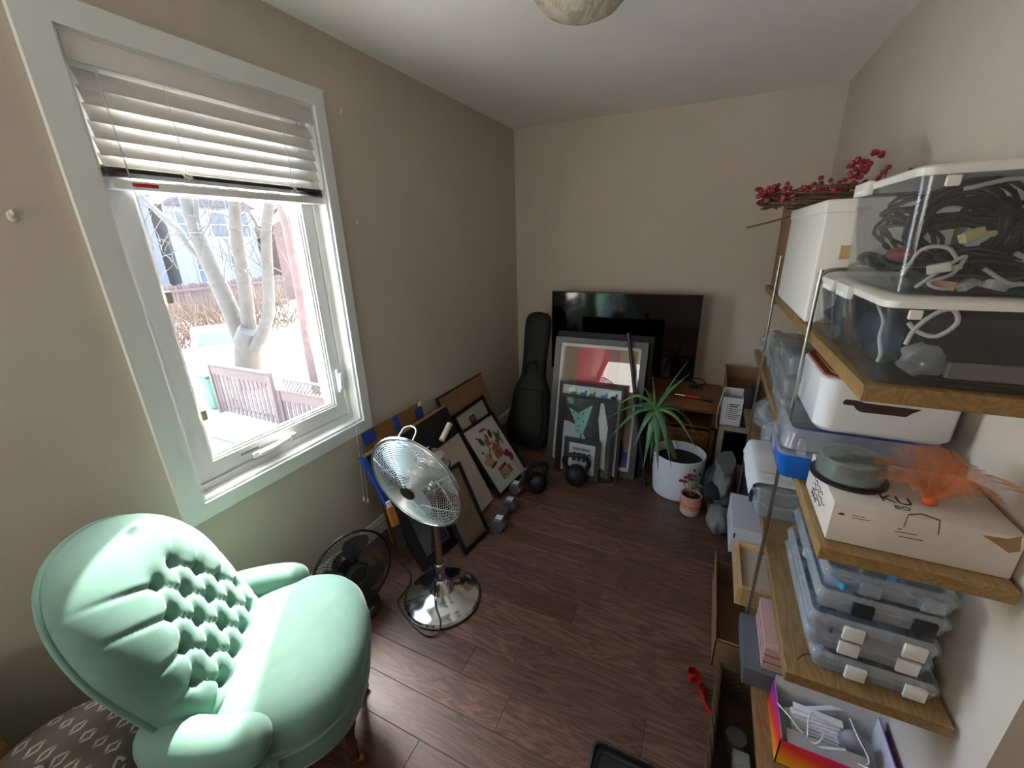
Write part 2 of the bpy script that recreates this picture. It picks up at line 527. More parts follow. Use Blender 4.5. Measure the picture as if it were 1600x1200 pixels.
for dy in (0, .012):
    b.tube(spline([(.008, 1.432+dy*.3, 2.09), (.022, 1.428+dy*.5, 1.80), (.03, 1.412+dy, 1.2), (.03, 1.395+dy*1.5, .75), (.025, 1.372+dy*2, .31-dy*2)], 8), .0011, 6)
cordo = b.build('lift_cord', MATS['white_cord'], bl, 60, world=True)
for (yy, zz) in ((1.372, .31), (1.396, .286)):
    MB().lathe([(.003, .024), (.0065, .018), (.008, 0), (.0055, -.004)], 12, (.025, yy, zz-.02)).build('tassel', mat('tassel_white', '#efefea', .35, var=.02), cordo, 40, world=True)
# wall plugs with spackle left after the curtain rod
for (yy, zz, s, wl_) in ((1.625, 2.161, 1., 'white spackled wall anchor beside the top corner of the window casing'), (1.629, 1.699, 1., 'white spackled wall anchor beside the casing, level with the raised blind bottom'), (.475, 1.689, 1.1, 'larger white spackled wall anchor on the wall above the mint chair')):
    b = MB(); b.ell((0.001, yy, zz), (.004, .009*s, .012*s), 10, 6); b.ell((.003, yy+.003, zz+.008*s), (.006, .005*s, .007*s), 8, 6)
    tag(b.build('wall_anchor', mat('spackle', '#d8d2c6', .8), smooth=60), wl_, 'wall anchor', 'wall anchors around the window')

# ------------------------------------------------------------------ ceiling lamp (switched off)
M_ALAB = NT('alabaster_glass'); t = M_ALAB
v = t.coord()
n1 = t.noise(v, 7, 5, .6, 1.6)
t.link(t.ramp(n1, [(.42, rgb('#a89d88')), (.5, rgb('#cfc7b4')), (.58, rgb('#aaa08c'))]), t.p.inputs['Base Color'])
t.p.inputs['Roughness'].default_value = .22
cl = thing('ceiling_lamp', 'marbled alabaster glass dome lamp mounted flush on the ceiling', 'lamp', (1.08, 1.69, ZC))
MB().lathe([(.0, 0), (.075, 0), (.075, -.02), (.03, -.03), (.0, -.03)], 32).build('mount_plate', mat('brushed_nickel', '#9a958c', .35, 1.0), cl, 40)
MB().lathe([(.178, -.018), (.182, -.022), (.165, -.058), (.125, -.098), (.07, -.122), (.022, -.130), (0, -.131), (0, -.127), (.07, -.117), (.12, -.094), (.158, -.056), (.174, -.022), (.178, -.018)], 48).build('glass_dome', M_ALAB.m, cl, 50)

# ------------------------------------------------------------------ tufted velvet chair
def velvet(name, c):
    t = NT(name); v = t.coord()
    n = t.noise(v, 7, 4, .6, .6)
    col = rgb(c)
    t.link(t.ramp(n, [(.3, shade(col, .86)), (.7, shade(col, 1.1))]), t.p.inputs['Base Color'])
    t.p.inputs['Roughness'].default_value = .75
    t.p.inputs['Sheen Weight'].default_value = .45
    t.p.inputs['Sheen Roughness'].default_value = .35
    t.p.inputs['Sheen Tint'].default_value = (.9, 1, .97, 1)
    t.p.inputs['Specular IOR Level'].default_value = .2
    t.bump(t.noise(v, 420, 2, .5), .12, .001)
    return t.m
M_VEL = velvet('mint_velvet', '#71968b')
M_DARKWOOD = wood('turned_dark_wood', '#2a1a10', '#5a3a22', .35, axis=2, scale=3)
M_BRASS = mat('aged_brass', '#9a7a45', .3, 1.0)
CH_TH = .72
ch = thing('velvet_chair', 'mint green velvet slipper chair with button tufted back below the window', 'chair', (.535, .540, 0), CH_TH)
# seat (local x = forward, y = to its left)
def seat_outline(a, k=1.0):
    c, s_ = math.cos(a), math.sin(a)
    ex = 2/2.5
    x = math.copysign(abs(c)**ex, c)*(.235 if c > 0 else .20)
    yy = math.copysign(abs(s_)**ex, s_)*.278
    return x*k, yy*k
def seat_ring(k, z):
    return [(*seat_outline(2*PI*i/64, k), z + (-.012 if False else 0)) for i in range(64)]
def loft(b, rings, capb=True, capt=True):
    n = len(rings[0]); vs = [p for r in rings for p in r]; fs = []
    for j in range(len(rings)-1):
        for i in range(n):
            i2 = (i+1) % n; fs.append((j*n+i, j*n+i2, (j+1)*n+i2, (j+1)*n+i))
    if capb: fs.append(tuple(range(n))[::-1])
    if capt: fs.append(tuple((len(rings)-1)*n+i for i in range(n)))
    b.add(vs, fs)
b = MB()
loft(b, [seat_ring(k, z) for k, z in ((.965, .375), (1.0, .385), (1.012, .41), (1.0, .437), (.955, .458), (.86, .474), (.7, .486), (.5, .494), (.25, .498), (.05, .499))])
b.build('seat_cushion', M_VEL, ch, 60)
b = MB()
loft(b, [seat_ring(k, z) for k, z in ((.90, .27), (.94, .275), (.975, .30), (.985, .34), (.97, .374))])
b.build('seat_base', M_VEL, ch, 60)
b = MB(); b.tube([(p[0], p[1], .378) for p in seat_ring(1.0, 0)], .006, 8, closed=True); b.build('piping', M_VEL, ch, 60)
# back: a padded spoon shape, reclined
T_, W0, W1, REC, B0, Z0 = .555, .225, .258, .372, .205, .41
def bw(q):
    w_ = W0+(W1-W0)*min(1, max(0, q)/.6)**.8
    if q > .42: w_ *= max(0, 1-((q-.42)/.58)**2.5)**(1/2.5)
    return w_
tufts = []
rows = [(.085, 4, 0), (.158, 5, 0), (.231, 4, 0), (.304, 3, 0), (.377, 2, 0)]
sp_ = .080
for (tt, n, _) in rows:
    for k in range(n): tufts.append(((k-(n-1)/2)*sp_, tt))
links = []  # creases between neighbouring buttons
for i, a in enumerate(tufts):
    for j, c in enumerate(tufts):
        if j > i and abs(abs(a[1]-c[1])-.073) < .01 and abs(abs(a[0]-c[0])-sp_/2) < .01: links.append((a, c))
# gathers run from the outer tufts to the rim
outer = []
for (tt, n, _) in rows:
    for sg in (-1, 1):
        s0 = sg*(n-1)/2*sp_
        outer.append(((s0, tt), (s0+sg*.2, tt+(.06 if tt > .15 else -.02)+(.07 if tt > .3 else 0))))
def segd(px, py, a, c):
    dx, dy = c[0]-a[0], c[1]-a[1]; L2 = dx*dx+dy*dy
    t_ = max(0, min(1, ((px-a[0])*dx+(py-a[1])*dy)/L2))
    return math.hypot(px-a[0]-t_*dx, py-a[1]-t_*dy), t_
bup = Vector((-math.sin(REC), 0, math.cos(REC))); bn = Vector((math.cos(REC), 0, math.sin(REC)))
bbase = Vector((-B0, 0, Z0))
def back_pt(s_, t_, h): return bbase + bup*t_ + Vector((0, 1, 0))*s_ + bn*h
NS, NTT = 96, 110
def front(u, v):
    # u across, v up; superellipse-style mapping keeps quads clean
    tt = T_*math.sin(v*PI/2)
    q = tt/T_
    w_ = bw(q)
    s_ = w_*math.sin((u-.5)*PI)
    e = min(1, abs(s_)/max(w_, 1e-5))
    top_ = max(0, 1-q**7)**.5
    edge = max(e, q**4)
    h = .132*(max(0, 1-e**2.3))**.5*top_
    # wrap the wings forward a little
    h += .045*(s_/W1)**2
    fade = max(0, 1-edge**4)
    d = 0
    for (a0, a1) in tufts:
        r2 = (s_-a0)**2+(tt-a1)**2
        d += .030*math.exp(-r2/.00016) + .013*math.exp(-r2/.0013)
    for (a, c) in links:
        dd, _ = segd(s_, tt, a, c); d += .007*math.exp(-(dd/.0055)**2)
    for (a, c) in outer:
        dd, k = segd(s_, tt, a, c); d += .011*(1-k)*math.exp(-(dd/.006)**2)
    return back_pt(s_, tt-.03*(1-v), h - d*fade)
b = MB(); b.grid(front, NS, NTT)
def rear(u, v):
    p = front(0 if u < .5 else 1, v)
    tt = T_*math.sin(v*PI/2); w_ = bw(tt/T_); s_ = w_*math.sin((u-.5)*PI)
    e = min(1, abs(s_)/max(w_, 1e-5))
    return back_pt(s_, tt-.03*(1-v), (.0+.045*(s_/W1)**2) - .045*(max(0, 1-e**3))*min(1, (1-tt/T_)*4+.0))
b.grid(rear, 40, NTT)
b.build('tufted_back', M_VEL, ch, 75)
pts = [front(0, j/50) for j in range(51)] + [front(1, j/50) for j in range(49, -1, -1)]
b = MB(); b.tube(pts, .007, 8); b.build('back_piping', M_VEL, ch, 70)
# scrolled arm stubs
for sg in (-1, 1):
    b = MB()
    cpts = spline([(-.24, sg*.19, .50), (-.20, sg*.235, .485), (-.12, sg*.262, .468), (-.03, sg*.268, .455), (.02, sg*.262, .44)], 6)
    rs = []
    for i in range(len(cpts)):
        q = i/(len(cpts)-1); rs.append(.062*(max(.02, 1-(abs(q-.45)/.56)**3.2))**.5)
    b.tube(cpts, rs, 20)
    arm = b.build('arm', M_VEL, ch, 70)
    b = MB(); b.tube([(p[0]-.0, p[1]+sg*.045, p[2]-.045) for p in cpts[2:-1]], .006, 8); b.build('arm_piping', M_VEL, arm, 60)
    b = MB(); b.tube([(p[0], p[1]-sg*.004, .36) for p in cpts], [max(.03, r_*.98) for r_ in rs], 16); b.build('arm_base', M_VEL, ch, 60)
# legs
leg_prof = [(.022, .275), (.024, .25), (.017, .235), (.024, .222), (.026, .20), (.016, .165), (.013, .12), (.018, .108), (.012, .098), (.014, .075), (.014, .06), (.010, .058)]
for sg in (-1, 1):
    lg = MB().lathe(leg_prof, 20, (.15, sg*.125, 0)).build('leg', M_DARKWOOD, ch, 40)
    b = MB(); b.lathe([(.016, .062), (.017, .05), (.013, .04), (.006, .036)], 16, (.15, sg*.125, 0))
    Mw = Matrix.Rotation(R_(90), 3, 'X'); b.lathe([(.0, -.008), (.016, -.008), (.020, -.004), (.020, .004), (.016, .008), (0, .008)], 18, (.162, sg*.125, .020), Mw)
    b.build('caster', M_BRASS, lg, 40)
    b = MB(); b.tube([(-.17, sg*.13, .30), (-.19, sg*.135, .15), (-.235, sg*.14, .0)], [.022, .019, .014], 10); b.build('leg', M_DARKWOOD, ch, 40)

# ------------------------------------------------------------------ patterned floor cushion behind the chair
def pattern_mat():
    t = NT('grey_ikat_fabric'); vec = t.coord((1, 1, 1))
    sx = t.new('ShaderNodeSeparateXYZ'); t.link(vec, sx.inputs[0])
    def tri(sock, f, o=0.):
        return t.math('ABSOLUTE', t.math('SUBTRACT', t.math('FRACT', t.math('ADD', t.math('MULTIPLY', sock, f), o)), .5))
    wob = t.math('MULTIPLY', t.noise(vec, 16, 2, .5), .35)
    yz = t.math('SUBTRACT', sx.outputs[1], sx.outputs[2])
    ax = t.math('ADD', t.math('MULTIPLY', sx.outputs[0], 23.), wob); ay = t.math('ADD', t.math('MULTIPLY', yz, 17.), wob)
    dx = t.math('ABSOLUTE', t.math('SUBTRACT', t.math('FRACT', ax), .5))
    dy = t.math('ABSOLUTE', t.math('SUBTRACT', t.math('FRACT', ay), .5))
    dm = t.math('ADD', t.math('MULTIPLY', dx, 1.15), t.math('MULTIPLY', dy, 1.))
    st = t.math('ABSOLUTE', t.math('SUBTRACT', t.math('FRACT', t.math('MULTIPLY', dm, 3.4)), .5))
    f1 = t.math('GREATER_THAN', st, .2)
    f2 = t.math('LESS_THAN', dm, .46)
    vein = t.math('GREATER_THAN', t.math('ABSOLUTE', t.math('SUBTRACT', dx, .0)), .05)
    fac = t.math('MULTIPLY', t.math('MULTIPLY', f1, f2), vein)
    fac = t.math('MULTIPLY', fac, t.math('ADD', .55, t.math('MULTIPLY', t.noise(vec, 60, 3, .6), .6)))
    t.link(t.mixc(fac, rgb('#5d5852'), rgb('#b5b0a6')), t.p.inputs['Base Color'])
    t.p.inputs['Roughness'].default_value = .9
    t.bump(t.noise(vec, 500, 2, .5), .2, .001)
    return t.m
po = thing('floor_pouf', 'grey floor cushion with pale diamond leaf print, tucked behind the mint chair', 'pouf', (.345, .105, 0), .12)
def pouf(u, v):
    a = 2*PI*u; th = -PI/2+PI*v
    ex = .75
    def pw(x, e): return math.copysign(abs(x)**e, x)
    r_ = pw(math.cos(th), .30)
    x_ = .170*r_*pw(math.cos(a), ex); y_ = .165*r_*pw(math.sin(a), ex); z_ = .25+.25*pw(math.sin(th), .42)
    wr = .006*math.sin(x_*42+z_*18)+.005*math.sin(y_*37-z_*25+1)
    return Vector((x_*(1+wr), y_*(1+wr), z_+wr*.6*(1 if z_ > .4 else 0)))
b = MB(); b.grid(pouf, 72, 40, wrapu=True); b.build('cover', pattern_mat(), po, 80)
b = MB(); b.tube([pouf(i/72, .60)*1.002 for i in range(72)], .004, 6, closed=True); b.build('seam_piping', mat('grey_piping', '#6a655e', .9), po, 60)
b = MB(); b.rbox((.0, 0, 0), (.11, .032, .018), .008, 3, rot=Matrix.Rotation(.9, 3, 'Z'))
o = b.build('phone', mat('lilac_plastic', '#b9b4cf', .4), smooth=40); o.location = (.33, .03, .5005)
tag(o, 'small lilac handset lying on the grey patterned floor cushion', 'handset')
# wooden chest end by the wall
wc = thing('wooden_chest', 'brown wooden chest end standing against the wall behind the grey cushion', 'chest', (.018, -.40, 0))
M_CHEST = wood('brown_chest_wood', '#6b4a30', '#9a7048', .4, axis=1, scale=2)
MB().rbox((0, 0, 0), (.170, .465, .60), .006, 2).build('body', M_CHEST, wc, 40)
MB().rbox((-.002, -.01, .60), (.176, .472, .625), .008, 2).build('lid', M_CHEST, wc, 40)

# ------------------------------------------------------------------ chrome pedestal fan
M_CHROME = mat('polished_chrome', '#d6d9dc', .12, 1.0, var=.02)
M_STEEL = mat('bright_wire', '#d5d9dc', .35, .7, var=.02)
M_ALU = mat('fan_blade_metal', '#c9d2d4', .33, .85, var=.03)
M_BLACKP = mat('black_plastic', '#141416', .4, var=.05)
pf = thing('pedestal_fan', 'polished chrome pedestal fan with round wire cage on the floor', 'fan', (.605, 1.225, 0))
MB().lathe([(0, 0), (.172, 0), (.177, .004), (.177, .010), (.170, .020), (.150, .028), (.125, .034), (.118, .040), (.085, .050), (.07, .056), (.060, .060), (.046, .085), (.034, .105), (.024, .115), (0, .115)], 64).build('base', M_CHROME, pf, 30)
MB().lathe([(.178, 0), (.181, .003), (.181, .008), (.177, .010)], 64).build('base_rim', M_BLACKP, pf, 40)
MB().lathe([(.0, .112), (.023, .112), (.023, .2), (.018, .205), (.018, .56), (.022, .565), (.022, .61), (0, .61)], 24).build('pole', mat('pole_chrome', '#b9b6b2', .16, 1.0), pf, 30)
FAZ, FEL = -1.607, -.168
FN = Vector((math.cos(FAZ)*math.cos(FEL), math.sin(FAZ)*math.cos(FEL), math.sin(FEL)))
FU = Vector((0, 0, 1)).cross(FN).normalized(); FV = FN.cross(FU)
FC = Vector((.600, 1.134, .68)) - Vector((.605, 1.225, 0))
FM = Matrix(((FU.x, FV.x, FN.x, FC.x), (FU.y, FV.y, FN.y, FC.y), (FU.z, FV.z, FN.z, FC.z), (0, 0, 0, 1)))
def cage(b, R0, rin, depth, nr, sgn, wire=.0011, p=2.2, seg=80, rad=0, off=0):
    def d(r_): return sgn*depth*(1-(r_/R0)**p)
    for k in range(nr):
        r_ = rin+(R0-rin)*(k+.5)/nr
        b.tube([(r_*math.cos(2*PI*i/seg), r_*math.sin(2*PI*i/seg), d(r_)) for i in range(seg)], wire, 4, closed=True)
    for k in range(rad):
        a = 2*PI*(k+off)/rad
        b.tube([(r_*math.cos(a), r_*math.sin(a), d(r_)-sgn*.0018) for r_ in [rin+(R0-rin)*j/10 for j in range(11)]], wire*1.6, 5)
    return d
b = MB(FM); df_ = cage(b, .218, .034, .052, 25, 1, wire=.0015, rad=4, off=.3)
for k in range(8):                       # zig-zag stays between the rings
    a = 2*PI*k/8
    q0 = (.075*math.cos(a), .075*math.sin(a), df_(.075)); q1 = (.212*math.cos(a+.39), .212*math.sin(a+.39), df_(.212)+.002); q2 = (.075*math.cos(a+.785), .075*math.sin(a+.785), df_(.075))
    b.tube([q0, tuple((x+y)/2*1.0 for x, y in zip(q0, q1))[:2]+(df_(.14)-.001,), q1], .0016, 5)
fg = b.build('front_cage', M_STEEL, pf, 60)
b = MB(FM); cage(b, .218, .05, .075, 18, -1, wire=.0013, rad=10); b.build('rear_cage', M_STEEL, pf, 60)
b = MB(FM)
for zz in (-.004, .004): b.tube([(.220*math.cos(2*PI*i/96), .220*math.sin(2*PI*i/96), zz) for i in range(96)], .0042, 8, closed=True)
b.build('cage_rim', M_CHROME, pf, 60)
b = MB(FM)
def blade(a0):
    def fn(u, v):
        r_ = .045+.145*v
        wdt = .35+.62*math.sin(PI*min(1, v*.95+.03))**.6*(1.0-.15*v)
        a = a0 + (u-.5)*wdt*1.35 - .25*v
        return Vector((r_*math.cos(a), r_*math.sin(a), -.03+(u-.5)*.042*(1-.2*v)))
    return fn
for k in range(3):
    b2 = MB(FM); b2.grid(blade(2*PI*k/3+.4), 12, 12); b2.grid(lambda u, v, k=k: blade(2*PI*k/3+.4)(u, v)+Vector((0, 0, -.0012)), 12, 12); b2.build('blade', M_ALU, pf, 60)
MB(FM).lathe([(0, -.01), (.04, -.012), (.045, -.03), (.04, -.055), (0, -.055)], 28).build('blade_hub', M_ALU, pf, 40)
MB(FM).lathe([(.036, .048), (.038, .054), (.034, .058), (.0, .059)], 32).build('badge_ring', M_CHROME, fg, 40)
MB(FM).lathe([(.029, .0585), (.028, .0612), (.0, .0615)], 32).build('badge', M_BLACKP, fg, 40)
b = MB(FM)
b.lathe([(0, -.075), (.055, -.077), (.066, -.085), (.068, -.13), (.060, -.165), (.035, -.182), (0, -.184)], 32)
mo = b.build('motor_housing', M_CHROME, pf, 35)
MB(FM).lathe([(.0685, -.10), (.0695, -.103), (.0695, -.112), (.0685, -.115)], 32).build('vent_band', M_BLACKP, mo, 40)
b = MB(FM); b.tube([(0, .055, -.12), (0, .082, -.125), (0, .088, -.12)], .007, 10); b.ell((0, .09, -.12), .010); b.build('oscillation_knob', M_BLACKP, mo, 50)
b = MB(FM); b.tube(spline([(-.035, .215, -.012), (-.03, .235, -.045), (0, .242, -.058), (.03, .235, -.045), (.035, .215, -.012)], 6), .0032, 8); b.build('carry_handle', M_STEEL, pf, 60)
b = MB(FM); b.rbox((-.022, -.10, -.13), (.022, -.03, -.085), .008, 2); b.build('neck_bracket', M_CHROME, pf, 40)
# cord: from the motor down the pole and round the base
M_CORD = mat('black_cord', '#17171a', .5, var=.05)
L0 = Vector((.605, 1.225, 0))
def W(x, y, z): return Vector((x, y, z)) - L0
cp = [W(.60, 1.30, .60), W(.578, 1.262, .50), W(.574, 1.232, .36), W(.575, 1.215, .2), W(.583, 1.200, .122), W(.635, 1.13, .058), W(.69, 1.085, .035), W(.70, 1.045, .012), W(.66, 1.022, .006), W(.58, 1.038, .006), W(.50, 1.07, .006), W(.43, 1.11, .006), W(.42, 1.17, .006), W(.405, 1.24, .006), W(.35, 1.29, .006), W(.27, 1.32, .006)]
b = MB(); b.tube(spline(cp, 8), .0035, 8); b.build('power_cord', M_CORD, pf, 60)

# ------------------------------------------------------------------ black desk fan
M_SMOKE = mat('smoked_grey_plastic', '#4a4d4e', .35, var=.05)
M_BWIRE = mat('black_wire', '#1d1f20', .45, var=.03)
kf = thing('desk_fan', 'black plastic desk fan with grey blades standing on the floor by the wall', 'fan', (.25, 1.02, 0))
KAZ, KEL = -.30, .16
KN = Vector((math.cos(KAZ)*math.cos(KEL), math.sin(KAZ)*math.cos(KEL), math.sin(KEL)))
KU = Vector((0, 0, 1)).cross(KN).normalized(); KV = KN.cross(KU)
KC = Vector((.285, 1.02, .212)) - Vector((.25, 1.02, 0))
KM = Matrix(((KU.x, KV.x, KN.x, KC.x), (KU.y, KV.y, KN.y, KC.y), (KU.z, KV.z, KN.z, KC.z), (0, 0, 0, 1)))
b = MB(KM); R0 = .18
for k in range(72):
    a = 2*PI*k/72
    b.tube([(r_*math.cos(a+.25*(r_/R0)), r_*math.sin(a+.25*(r_/R0)), .042*(1-(r_/R0)**3)) for r_ in [.05+(R0-.05)*j/7 for j in range(8)]], .0009, 4)
for r_ in (.10, .145): b.tube([(r_*math.cos(2*PI*i/64), r_*math.sin(2*PI*i/64), .042*(1-(r_/R0)**3)-.001) for i in range(64)], .0014, 5, closed=True)
g = b.build('front_grille', M_BWIRE, kf, 60)
b = MB(KM)
for k in range(60):
    a = 2*PI*k/60
    b.tube([(r_*math.cos(a), r_*math.sin(a), -.05*(1-(r_/R0)**3)) for r_ in [.05+(R0-.05)*j/6 for j in range(7)]], .0009, 4)
b.build('rear_grille', M_BWIRE, kf, 60)
b = MB(KM); b.tube([(.181*math.cos(2*PI*i/80), .181*math.sin(2*PI*i/80), 0) for i in range(80)], .006, 8, closed=True); b.build('grille_rim', M_BLACKP, kf, 60)
for k in range(3):
    def fn(u, v, k=k):
        r_ = .04+.115*v; a = 2*PI*k/3+1.2+(u-.5)*(.7+.6*math.sin(PI*v*.9)); return Vector((r_*math.cos(a), r_*math.sin(a), -.012+(u-.5)*.04))
    b2 = MB(KM); b2.grid(fn, 10, 10); b2.grid(lambda u, v: fn(u, v)+Vector((0, 0, -.0015)), 10, 10); b2.build('blade', M_SMOKE, kf, 60)
b = MB(KM); b.lathe([(.054, .036), (.056, .044), (.048, .050), (.04, .047), (.034, .049), (0, .051)], 40); hubc = b.build('hub_cap', M_BLACKP, g, 30)
b = MB(KM); b.tube([(.041*math.cos(2*PI*i/40), .041*math.sin(2*PI*i/40), .0495) for i in range(40)], .0025, 6, closed=True); b.build('hub_ring', M_SMOKE, g, 60)
MB(KM).lathe([(0, -.045), (.05, -.047), (.056, -.06), (.054, -.11), (.03, -.13), (0, -.132)], 28).build('motor_housing', M_BLACKP, kf, 40)
b = MB(); b.tube(spline([(.0, 0, .15), (.0, 0, .08), (.01, 0, .02)], 5), [.022]*5+[.024, .026, .03, .034, .036, .04], 14); b.build('stand', M_BLACKP, kf, 50)
MB().lathe([(0, 0), (.098, 0), (.104, .006), (.100, .018), (.07, .028), (.03, .036), (0, .036)], 40, (.03, -.01, 0)).build('base', M_BLACKP, kf, 35)
b = MB(); b.rbox((.085, -.035, .018), (.112, .015, .026), .003, 2); b.build('speed_buttons', mat('silver_print', '#8a8f92', .3, .5), kf, 40)

# ------------------------------------------------------------------ framed pictures and boards
M_BFRAME = mat('black_frame_wood', '#17161a', .4, var=.06)
M_GFRAME = mat('charcoal_frame', '#3b3a3c', .38, var=.05)
M_PAPER = mat('white_paper', '#dcdad3', .8, var=.03)
M_CREAM = mat('cream_mat_board', '#cfc6b2', .8, var=.04)
M_BROWNBK = mat('brown_backing_paper', '#8b7258', .7, var=.1, vscale=9)
M_PGLASS = clear('picture_glass', (.97, .98, .98, 1), milky=.012, gloss=.9, rough=.01)
M_ALUM = mat('silver_fillet', '#aeb2b4', .3, .9)
def rect(b, x0, y0, x1, y1, z, t_=.0008): b.box((x0, y0, z), (x1, y1, z+t_))
def picframe(name, label, M, w_, h_, bd, dep, fm, cat='picture frame', art=None, mat_board=None, glass=True, group=None, fillet=None):
    th = thing(name, label, cat, M=M, group=group)
    b = MB()
    o = [(0, 0), (w_, 0), (w_, h_), (0, h_)]; i = [(bd, bd), (w_-bd, bd), (w_-bd, h_-bd), (bd, h_-bd)]
    for k in range(4):
        j = (k+1) % 4
        b.prism([o[k], o[j], i[j], i[k]], 0, dep)
    b.build('frame', fm, th)
    MB().box((bd*.5, bd*.5, .002), (w_-bd*.5, h_-bd*.5, dep*.35)).build('backing', mat_board or M_PAPER, th)
    zz = dep*.35+.0004
    if fillet:
        b = MB(); f_ = .006
        for (x0, y0, x1, y1) in ((bd, bd, w_-bd, bd+f_), (bd, h_-bd-f_, w_-bd, h_-bd), (bd, bd, bd+f_, h_-bd), (w_-bd-f_, bd, w_-bd, h_-bd)): b.box((x0, y0, zz), (x1, y1, zz+.006))
        b.build('fillet', fillet, th)
    if art: art(th, bd, bd, w_-bd, h_-bd, zz)
    if glass: MB().box((bd-.002, bd-.002, dep*.72), (w_-bd+.002, h_-bd+.002, dep*.72+.002)).build('glass', M_PGLASS, th)
    return th
def flat(th, name, m, polys, z):
    b = MB()
    for p in polys: b.prism(p, z, z+.0006)
    return b.build(name, m, th)
def circ(cx, cy, rx, ry=None, n=18, a0=0, a1=2*PI):
    ry = ry or rx
    return [(cx+rx*math.cos(a0+(a1-a0)*k/n), cy+ry*math.sin(a0+(a1-a0)*k/n)) for k in range(n if abs(a1-a0-2*PI) < 1e-6 else n+1)]
def box2(x0, y0, x1, y1): return [(x0, y0), (x1, y0), (x1, y1), (x0, y1)]
def leanM(B0, B1, top): 
    B0 = Vector(B0); B1 = Vector(B1); return frame_matrix(B0, B1-B0, Vector(top)-B0)

# --- boards leaning on the left wall
M_CORK = mat('flaked_cork', '#8a6238', .9, var=.35, vscale=60, bump=.4, bscale=120)
M_TAPE = mat('blue_painters_tape', '#2447a6', .6, var=.1)
M_CARD = mat('brown_cardboard', '#8f6f4e', .8, var=.08, vscale=12)
cb = thing('cork_board', 'narrow brown cork board with blue tape on its corners, leaning on the wall', 'cork board', M=leanM((.13, 1.42, 0), (.13, 1.92, 0), (.022, 1.42, .66)))
MB().box((0, 0, 0), (.50, .668, .008)).build('board', M_CORK, cb)
for (x0, y0, x1, y1) in ((-.002, .60, .09, .6705), (.24, .55, .285, .6705), (.43, .575, .5025, .645)):
    b = MB(); b.box((x0, y0, .008), (x1, y1, .0088)); b.build('tape', M_TAPE, cb)
b = MB(); b.box((.47, .645, .008), (.503, .671, .0095)); b.build('torn_paper', M_PAPER, cb)
cg = thing('cardboard_panel', 'brown cardboard panel with dark edge at the back of the leaning frames', 'panel', M=leanM((.26, 2.09, 0), (.26, 2.69, 0), (.024, 2.09, .61)))
MB().box((0, 0, 0), (.60, .655, .008)).build('sheet', M_CARD, cg)
b = MB(); b.box((-.004, .652, -.001), (.604, .662, .011)); b.box((-.006, .58, -.001), (.012, .662, .012)); b.build('edge_tape', mat('dark_brown_edge', '#2e1c16', .6), cg)
b = MB(); b.box((.22, .585, .008), (.226, .62, .0086)); b.build('slit', MATS['dark_brown_edge'], cg)
bp = thing('black_canvas', 'large black canvas on wooden stretcher with blue tape down one edge', 'canvas', M=leanM((.36, 1.345, 0), (.36, 2.09, 0), (.075, 1.345, .575)))
MB().box((0, .003, .003), (.745, .632, .022)).build('canvas', mat('black_canvas_paint', '#121417', .75, var=.2), bp)
b = MB(); b.box((0, .632, 0), (.745, .644, .024)); b.build('stretcher_edge', wood('raw_pine', '#a0714a', '#c79a6b', .6, 0, 4), bp)
b = MB(); b.box((-.006, .30, -.001), (.016, .646, .0235)); b.build('tape', M_TAPE, bp)
f_f = picframe('picture_frame', 'black frame with cream mat around a tiny dark print, behind the motif poster', leanM((.36, 2.12, 0), (.36, 2.54, 0), (.11, 2.12, .49)), .42, .55, .022, .02, M_BFRAME, mat_board=M_CREAM,
    art=lambda th, x0, y0, x1, y1, z: (flat(th, 'print', mat('dark_photo', '#3c3a34', .5, var=.4, vscale=40), [box2(.155, .40, .235, .475)], z), flat(th, 'print_lines', M_CREAM, [box2(.165, .455, .225, .459), box2(.165, .44, .225, .444)], z+.0007)))
f_e = picframe('picture_frame', 'pale blank poster in thin frame standing between the brown frame and the motif poster', leanM((.455, 1.765, 0), (.455, 2.02, 0), (.222, 1.765, .43)), .255, .49, .006, .012, mat('pale_frame', '#a79d90', .5), mat_board=mat('faded_poster', '#b5aa9a', .6, var=.06), glass=False)
f_c = picframe('picture_frame', 'wide black frame with silver fillet round dark glass, behind the chrome fan', leanM((.415, 1.315, 0), (.455, 1.60, 0), (.190, 1.345, .44)), .287, .50, .05, .022, M_BFRAME, mat_board=mat('dark_grey_print', '#4a4f52', .4, var=.1), fillet=M_ALUM)
f_d = picframe('picture_frame', 'black frame showing plain brown backing, leaning beside the hex dumbbell', leanM((.548, 1.505, 0), (.578, 1.728, 0), (.360, 1.53, .40)), .225, .446, .018, .02, M_BFRAME, mat_board=M_BROWNBK, glass=True)
